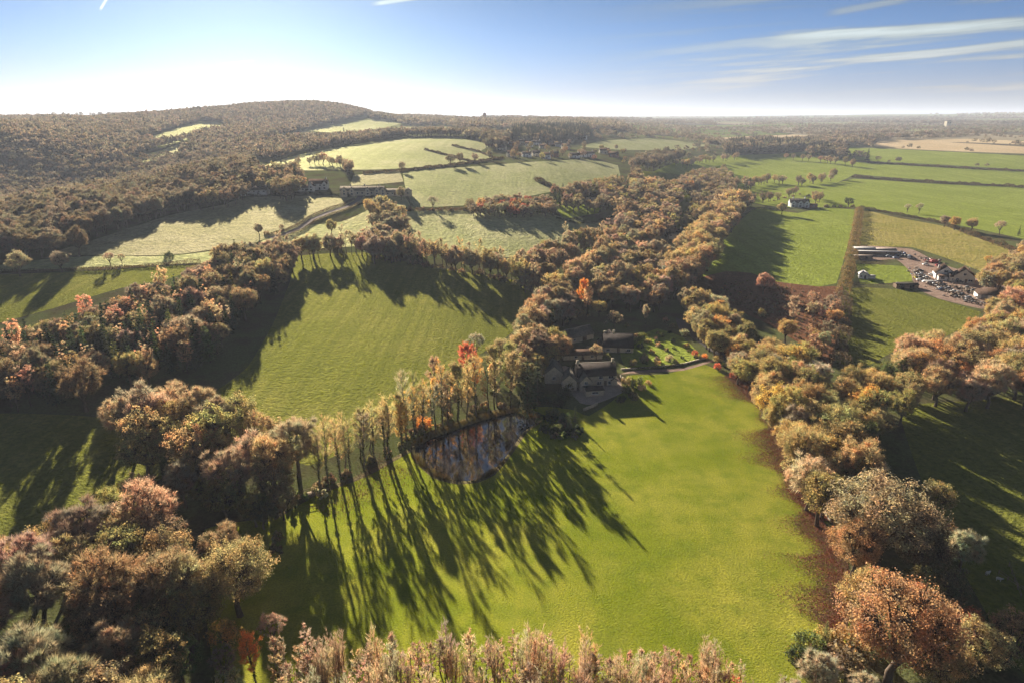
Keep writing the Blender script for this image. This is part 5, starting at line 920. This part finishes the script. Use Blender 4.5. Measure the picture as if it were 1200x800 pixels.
def wall_strip(line, h, wd, mat, label, name='stone_wall'):
    x, y, d = path_xy(line, 2.2); z = height(x, y); n = len(x); c = np.array([x[n//2], y[n//2], z[n//2]]); e = empty(name, c, 0, label, 'wall')
    t = np.c_[np.gradient(x), np.gradient(y)]; t /= np.linalg.norm(t, axis=1)[:, None]+1e-9; ang = np.arctan2(t[:, 1], t[:, 0]); g = Geo(); g2 = Geo()
    for i in range(n-1):
        m = np.array([(x[i]+x[i+1])/2, (y[i]+y[i+1])/2, (z[i]+z[i+1])/2])-c; L = math.hypot(x[i+1]-x[i], y[i+1]-y[i]); a = math.atan2(y[i+1]-y[i], x[i+1]-x[i]); hh = h*rng.uniform(.94, 1.04)
        g.box(m+np.array([0, 0, hh/2-.3]), (L*1.0, wd, hh+.6), 0, a); g2.box(m+np.array([0, 0, hh+.08]), (L, wd*1.12, .13), 0, a)
    link('wall_face', g.mesh('wall face', M[mat]), e); link('coping', g2.mesh('coping', M['timber' if mat == 'mossy' else 'stone']), e)
wall_strip([(922,498),(930,525),(940,555),(955,585),(975,612),(990,640),(999,662)], 0.6, .6, 'mossy', 'low pale stone wall along the right edge of the near lawn')
wall_strip([(728,433),(745,432),(772,430),(800,427),(826,420)], 0.4, .5, 'stone', 'low stone wall above the garden path')
wall_strip([(684,481),(694,477),(700,474)], 0.8, .4, 'stone', 'short curved stone wall closing the courtyard')
wall_strip([(727,441),(731,446),(738,452)], 0.9, .4, 'stone', 'curving stone wall right of the farmhouse')
def fence(line, label, gap=2.4, h=1.15, mat='wood'):
    x, y, d = path_xy(line, gap); z = height(x, y); c = np.array([x[0], y[0], z[0]]); e = empty('rail_fence', c, 0, label, 'fence')
    post = Geo(); post.box((0, 0, h/2-.2), (.12, .12, h+.4)); pm = post.mesh('post', M[mat])
    for i in range(len(x)): o = link('post', pm, e); o.location = np.array([x[i], y[i], z[i]])-c
    rail = Geo(); rail.box((.5, 0, 0), (1, .05, .11)); rm = rail.mesh('rail', M[mat])
    for i in range(len(x)-1):
        for q in (.45, .95):
            o = link('rail', rm, e); o.location = np.array([x[i], y[i], z[i]+h*q])-c; dx, dy, dz = x[i+1]-x[i], y[i+1]-y[i], z[i+1]-z[i]; L = math.hypot(dx, dy); o.rotation_euler = (0, -math.atan2(dz, L), math.atan2(dy, dx)); o.scale = (math.hypot(L, dz), 1, 1)
fence([(1070,312),(1070,322),(1069,331)], 'pale rail fence between paddock and yard')
fence([(1008,333),(1030,335),(1048,336)], 'rail fence between the white cabin and the field shelter')
fence([(990,352),(990,380),(987,405),(984,430)], 'long rail fence down the right side of the wild hedgerow', 3.0)
fence([(1170,672),(1195,690),(1230,712)], 'leaning rail fence in the shaded right field')
fence([(1182,663),(1196,700)], 'short dark rail fence at the right edge of the shaded field', 2.6)
# little bridge over the stream outlet
x, y = at1(356, 582); e = empty('footbridge', (x, y, Zf(x, y)), R(28), 'small weathered wooden footbridge at the corner of the lawn', 'bridge'); pl = Geo(); pl.box((0, 0, 0), (.42, 2.4, .08)); pm = pl.mesh('plank', M['wood'])
for k in range(12): o = link('plank', pm, e); o.location = (-2.6+k*.47, 0, .55)
for sy in (-1.15, 1.15):
    g = Geo(); g.box((0, sy, .42), (5.8, .2, .22)); link('beam', g.mesh('beam', M['timber']), e); g = Geo(); g.box((0, sy, 1.5), (5.8, .1, .1))
    for q in (-2.6, 0, 2.6): g.box((q, sy, 1.0), (.1, .1, .95))
    link('handrail', g.mesh('handrail', M['wood']), e)

# ------------------------------------------------------------------ vehicles, scrap, sheep, fallen leaves
def car_meshes(van):
    Ln, W, H = (5.2, 2.0, 2.2) if van else (4.3, 1.75, 1.42); x, y = Ln/2, W/2
    prof = [(-x,.35),(-x,.85),(-x+.1,H if van else .95),(x-1.0,H) if van else (x-.1,.9),(x-.35,1.1) if van else (x,.6),(x,.35)]
    g = Geo(); n = len(prof); v = [[a, s*y*(1.0 if z < 1 else .94), z] for s in (-1, 1) for a, z in prof]; g.add(v, [[i, (i+1) % n, n+(i+1) % n, n+i] for i in range(n)]); g.add(v, [list(range(n))[::-1], [n+i for i in range(n)]])
    body = g; r = Geo(); gl = Geo()
    if van: gl.box((x-.75, 0, 1.55), (.5, W*.86, .5), taper=.8); r.box((0, 0, H+.03), (Ln*.6, W*.7, .06))
    else: gl.box((-.15, 0, 1.15), (2.5, W*.9, .44), taper=.76); r.box((-.15, 0, 1.395), (1.8, W*.68, .05))
    t = Geo(); t.tube([[0, -.11, 0], [0, .11, 0]], [.32, .32], 12); t.add([[.32*math.cos(q), s, .32*math.sin(q)] for s in (-.11, .11) for q in np.arange(12)*math.pi/6], [list(range(12))])
    return Ln, W, body, gl, r, t
CM = {}
def vehicle(u, v, rz, col, label, van=False, name=None, group='vehicles standing in the yard'):
    key = (van, col)
    if key not in CM:
        Ln, W, b_, gl, r, t = car_meshes(van); CM[key] = (Ln, W, b_.mesh('vehicle body', M[col]), gl.mesh('vehicle windows', M['glass']), r.mesh('vehicle roof', M[col]), t.mesh('vehicle wheel', M['rubber']))
    Ln, W, bm_, gm, rm, tm = CM[key]; x, y = at1(u, v); e = empty(name or ('van' if van else 'parked_car'), (x, y, Zf(x, y)), R(rz), label, 'van' if van else 'car', group)
    link('body', bm_, e); link('windows', gm, e); link('roof', rm, e)
    for sx in (-1, 1):
        for sy in (-1, 1): o = link('wheel', tm, e); o.location = (sx*Ln*.31, sy*(W/2-.08), .32)
for (u, v, rz, c, van, lb) in [(1085,311,-10,'white',0,'pale car parked beside the first gabled house'),(1048,297,20,'white',1,'white van among the stacked things right of the stable'),(1058,299,-30,'silver',0,'silver car right of the white van by the stable'),(1041,301,5,'silver',0,'silver car at the end of the long stable'),(1065,303,60,'silver',1,'silver van at the corner of the paddock'),(1050,303,0,'blue',0,'dark blue car in front of the white van'),(1078,318,-25,'black',0,'black car at the top of the scrap row'),(1080,323,-25,'silver',0,'silver car below the black one in the scrap row'),(1086,326,-20,'white',0,'white car behind the pale tarpaulin-roofed trailer'),(1092,323,-35,'white',0,'white car nearest the track in the scrap row'),(1073,326,80,'yellow',0,'yellow car beside the paddock fence'),(1078,329,-15,'white',0,'white car next to the yellow one'),(1100,331,-30,'silver',0,'silver car at the bend of the scrap row'),(1106,336,-35,'black',0,'black car in the middle of the lower scrap row'),(1112,339,-30,'silver',0,'silver car just below the black one in the lower scrap row'),(1103,340,20,'blue',0,'dark blue car on the field side of the lower scrap row'),(1118,343,-35,'white',0,'white car in the lower scrap row'),(1128,347,-30,'black',0,'black car towards the end of the lower scrap row'),(1136,350,-25,'silver',0,'last silver car of the lower scrap row'),(1124,331,-15,'black',0,'dark car parked before the cream house'),(1098,312,70,'red',0,'red car squeezed beside the first gabled house'),(1094,308,10,'red',1,'red van behind the first gabled house'),(1133,338,30,'silver',0,'silver car among the timber piles'),(944,244,0,'silver',0,'silver car beside the white farmhouse'),(640,440,60,'silver',0,'silver car in the courtyard left of the farmhouse')]:
    vehicle(u, v, rz, c, lb, bool(van))
x, y = at1(1088, 332); e = empty('trailer', (x, y, Zf(x, y)), R(-8), 'low trailer covered by a pale tarpaulin in the scrap row', 'trailer'); g = Geo(); g.box((0, 0, .8), (7.0, 2.4, .5)); link('bed', g.mesh('trailer bed', M['iron']), e); g = Geo(); g.box((0, 0, 1.35), (6.8, 2.6, .6), taper=.8); link('tarpaulin', g.mesh('tarpaulin', M['canvas']), e)
g = Geo(); g.tube([[0, -.1, 0], [0, .1, 0]], [.4, .4], 12); tm = g.mesh('trailer wheel', M['rubber'])
for q in (-.6, .6):
    for s_ in (-1.15, 1.15): o = link('wheel', tm, e); o.location = (q, s_, .4)
def heap(line, spread, n, size, mats, name, hmax=1.6):
    """a jumble nobody could count"""
    x, y, d = path_xy(line, 1.0); g = Geo(); s = rng.uniform(0, d[-1], n); px, py = np.interp(s, d, x)+rng.normal(size=n)*spread, np.interp(s, d, y)+rng.normal(size=n)*spread; pz = height(px, py)
    for i in range(n): q = size*rng.uniform(.3, 1.5); g.box((px[i], py[i], pz[i]+rng.uniform(0, hmax)*rng.random()+q*.2), (q*rng.uniform(.4, 2.2), q, q*rng.uniform(.25, .8)), rng.integers(len(mats)), rng.uniform(0, 3.14))
    link(name, g.mesh(name, [M[k] for k in mats]), kind='stuff')
heap([(1072,316),(1080,326),(1096,334),(1112,342),(1130,350),(1148,357)], 2.2, 380, .75, ['scrap', 'iron', 'dark', 'dark', 'timber', 'brownsheet', 'black', 'timber'], 'scrap_heap')
heap([(1040,296),(1052,298),(1066,302)], 2.6, 170, 1.0, ['iron', 'dark', 'blue', 'white', 'black', 'scrap'], 'yard_clutter', 2.0)
heap([(1120,337),(1134,340),(1142,345)], 2.2, 160, .75, ['timber', 'scrap', 'wood', 'dark'], 'timber_pile', 1.6)
heap([(1086,306),(1096,307)], 2.0, 90, .9, ['red', 'scrap', 'dark'], 'rusty_clutter', 1.8)
def sheep_mesh():
    bm = bmesh.new(); vs_ = []
    spine = [(-.55, .62, .24), (-.25, .68, .33), (.15, .68, .33), (.45, .66, .26), (.68, .82, .15), (.88, .84, .10)]
    for (x, z, r) in spine: vs_.append([bm.verts.new((x, r*math.cos(a), z+r*math.sin(a)*.95)) for a in np.arange(10)*math.pi/5])
    for a, b_ in zip(vs_[:-1], vs_[1:]):
        for i in range(10): bm.faces.new((a[i], a[(i+1) % 10], b_[(i+1) % 10], b_[i]))
    bm.faces.new(vs_[0][::-1]); bm.faces.new(vs_[-1])
    for (x, y_) in ((-.4, .16), (-.4, -.16), (.35, .16), (.35, -.16)):
        r1 = [bm.verts.new((x+.07*math.cos(a), y_+.07*math.sin(a), .5)) for a in np.arange(6)*math.pi/3]; r2 = [bm.verts.new((x+.045*math.cos(a), y_+.045*math.sin(a), 0)) for a in np.arange(6)*math.pi/3]
        for i in range(6): bm.faces.new((r2[i], r2[(i+1) % 6], r1[(i+1) % 6], r1[i]))
    me = bpy.data.meshes.new('sheep'); bm.to_mesh(me); bm.free(); me.materials.append(M['wool']); return me
sm = sheep_mesh()
for (u, v, rz, lb) in [(1157,673,20,'white sheep in the shaded right field, left one of the pair'),(1170,680,-30,'white sheep in the shaded right field, right one of the pair')]:
    x, y = at1(u, v); o = link('sheep', sm); o.location = (x, y, Zf(x, y)); o.rotation_euler = (0, 0, R(rz)); o['label'] = lb; o['category'] = 'sheep'; o['group'] = 'sheep in the right field'
def litter():
    """fallen leaves drifted along the right side of the lawn, under the trees and over the bracken"""
    g = Geo()
    for (line, wd, n, side) in (([(868,440),(893,472),(912,510),(928,550),(952,600),(985,655),(994,700),(978,745),(962,800)], 6.5, 110000, 1), ([(905,470),(925,520),(940,560),(970,610)], 3.5, 36000, 1), ([(375,600),(430,566),(470,545)], 5.0, 4500, 0)):
        x, y, d = path_xy(line, 2.0); t = np.c_[np.gradient(x), np.gradient(y)]; t /= np.linalg.norm(t, axis=1)[:, None]+1e-9
        s = rng.uniform(0, d[-1], n); cl = 0.6+0.4*np.sin(s/9.0+np.sin(s/4.0)); o = -np.abs(rng.normal(size=n))*wd*cl+1.5 if side else rng.normal(size=n)*wd; tx, ty = np.interp(s, d, t[:, 0]), np.interp(s, d, t[:, 1])
        px, py = np.interp(s, d, x)-ty*(o if not side else o)*1.0, np.interp(s, d, y)+tx*o
        pz = height(px, py)+.05; g.leaves(np.c_[px, py, pz], np.array([0, 0, 1.0])+.35*rng.normal(size=(n, 3)), rng.uniform(.12, .30, n), 0, .8)
    o = link('fallen_leaves', g.mesh('fallen leaves', leaf_mat('fallen leaves', .1, (.27, .13, .088))), kind='stuff')
litter()

def reeds():
    """sedge and reeds round the water's edge"""
    g = Geo(); x, y, d = path_xy([(487,533),(497,545),(515,558),(537,564),(558,562),(576,553),(590,540)], 1.0); n = 5200; s = rng.uniform(0, d[-1], n); s = s[np.sin(s/5.0)+np.sin(s/2.3+1) > 0.1]; n = len(s)
    px, py = np.interp(s, d, x)+rng.normal(size=n)*.7, np.interp(s, d, y)+rng.normal(size=n)*.7; g.slivers(np.c_[px, py, height(px, py)-.2], np.array([0, 0, 1.0])+.25*rng.normal(size=(n, 3)), rng.uniform(.5, 1.3, n), .07)
    x, y, d = path_xy([(487,519),(506,507),(560,489),(602,480),(632,489)], 1.0); n = 6000; s = rng.uniform(0, d[-1], n); px, py = np.interp(s, d, x)+rng.normal(size=n)*.9, np.interp(s, d, y)+rng.normal(size=n)*.9; g.slivers(np.c_[px, py, height(px, py)-.2], np.array([0, 0, 1.0])+.3*rng.normal(size=(n, 3)), rng.uniform(.5, 1.4, n), .07)
    link('reeds', g.mesh('reeds', leaf_mat('reeds', .3, (.17, .14, .065))), kind='stuff')
reeds()
# ------------------------------------------------------------------ the air
HAZE_DENSITY = 8e-5
def build_haze():
    me = bpy.data.meshes.new('haze'); bm = bmesh.new(); zmin, ztop = float(TAB.min())-20, float(TAB.max())+62
    bmesh.ops.create_cube(bm, size=1.0); bmesh.ops.scale(bm, vec=(31000, 31000, ztop-zmin), verts=bm.verts); bmesh.ops.translate(bm, vec=(0, 0, (ztop+zmin)/2), verts=bm.verts); bm.to_mesh(me); bm.free()
    m = bpy.data.materials.new('haze'); m.use_nodes = True; nt = m.node_tree; nt.nodes.clear(); N = Nodes(nt)
    v = N.new('ShaderNodeVolumePrincipled'); v.inputs['Color'].default_value = (0.66, 0.73, 0.87, 1); v.inputs['Density'].default_value = HAZE_DENSITY; v.inputs['Anisotropy'].default_value = 0.15
    out = N.new('ShaderNodeOutputMaterial'); nt.links.new(v.outputs[0], out.inputs['Volume']); me.materials.append(m); link('haze', me, kind='stuff')
build_haze()
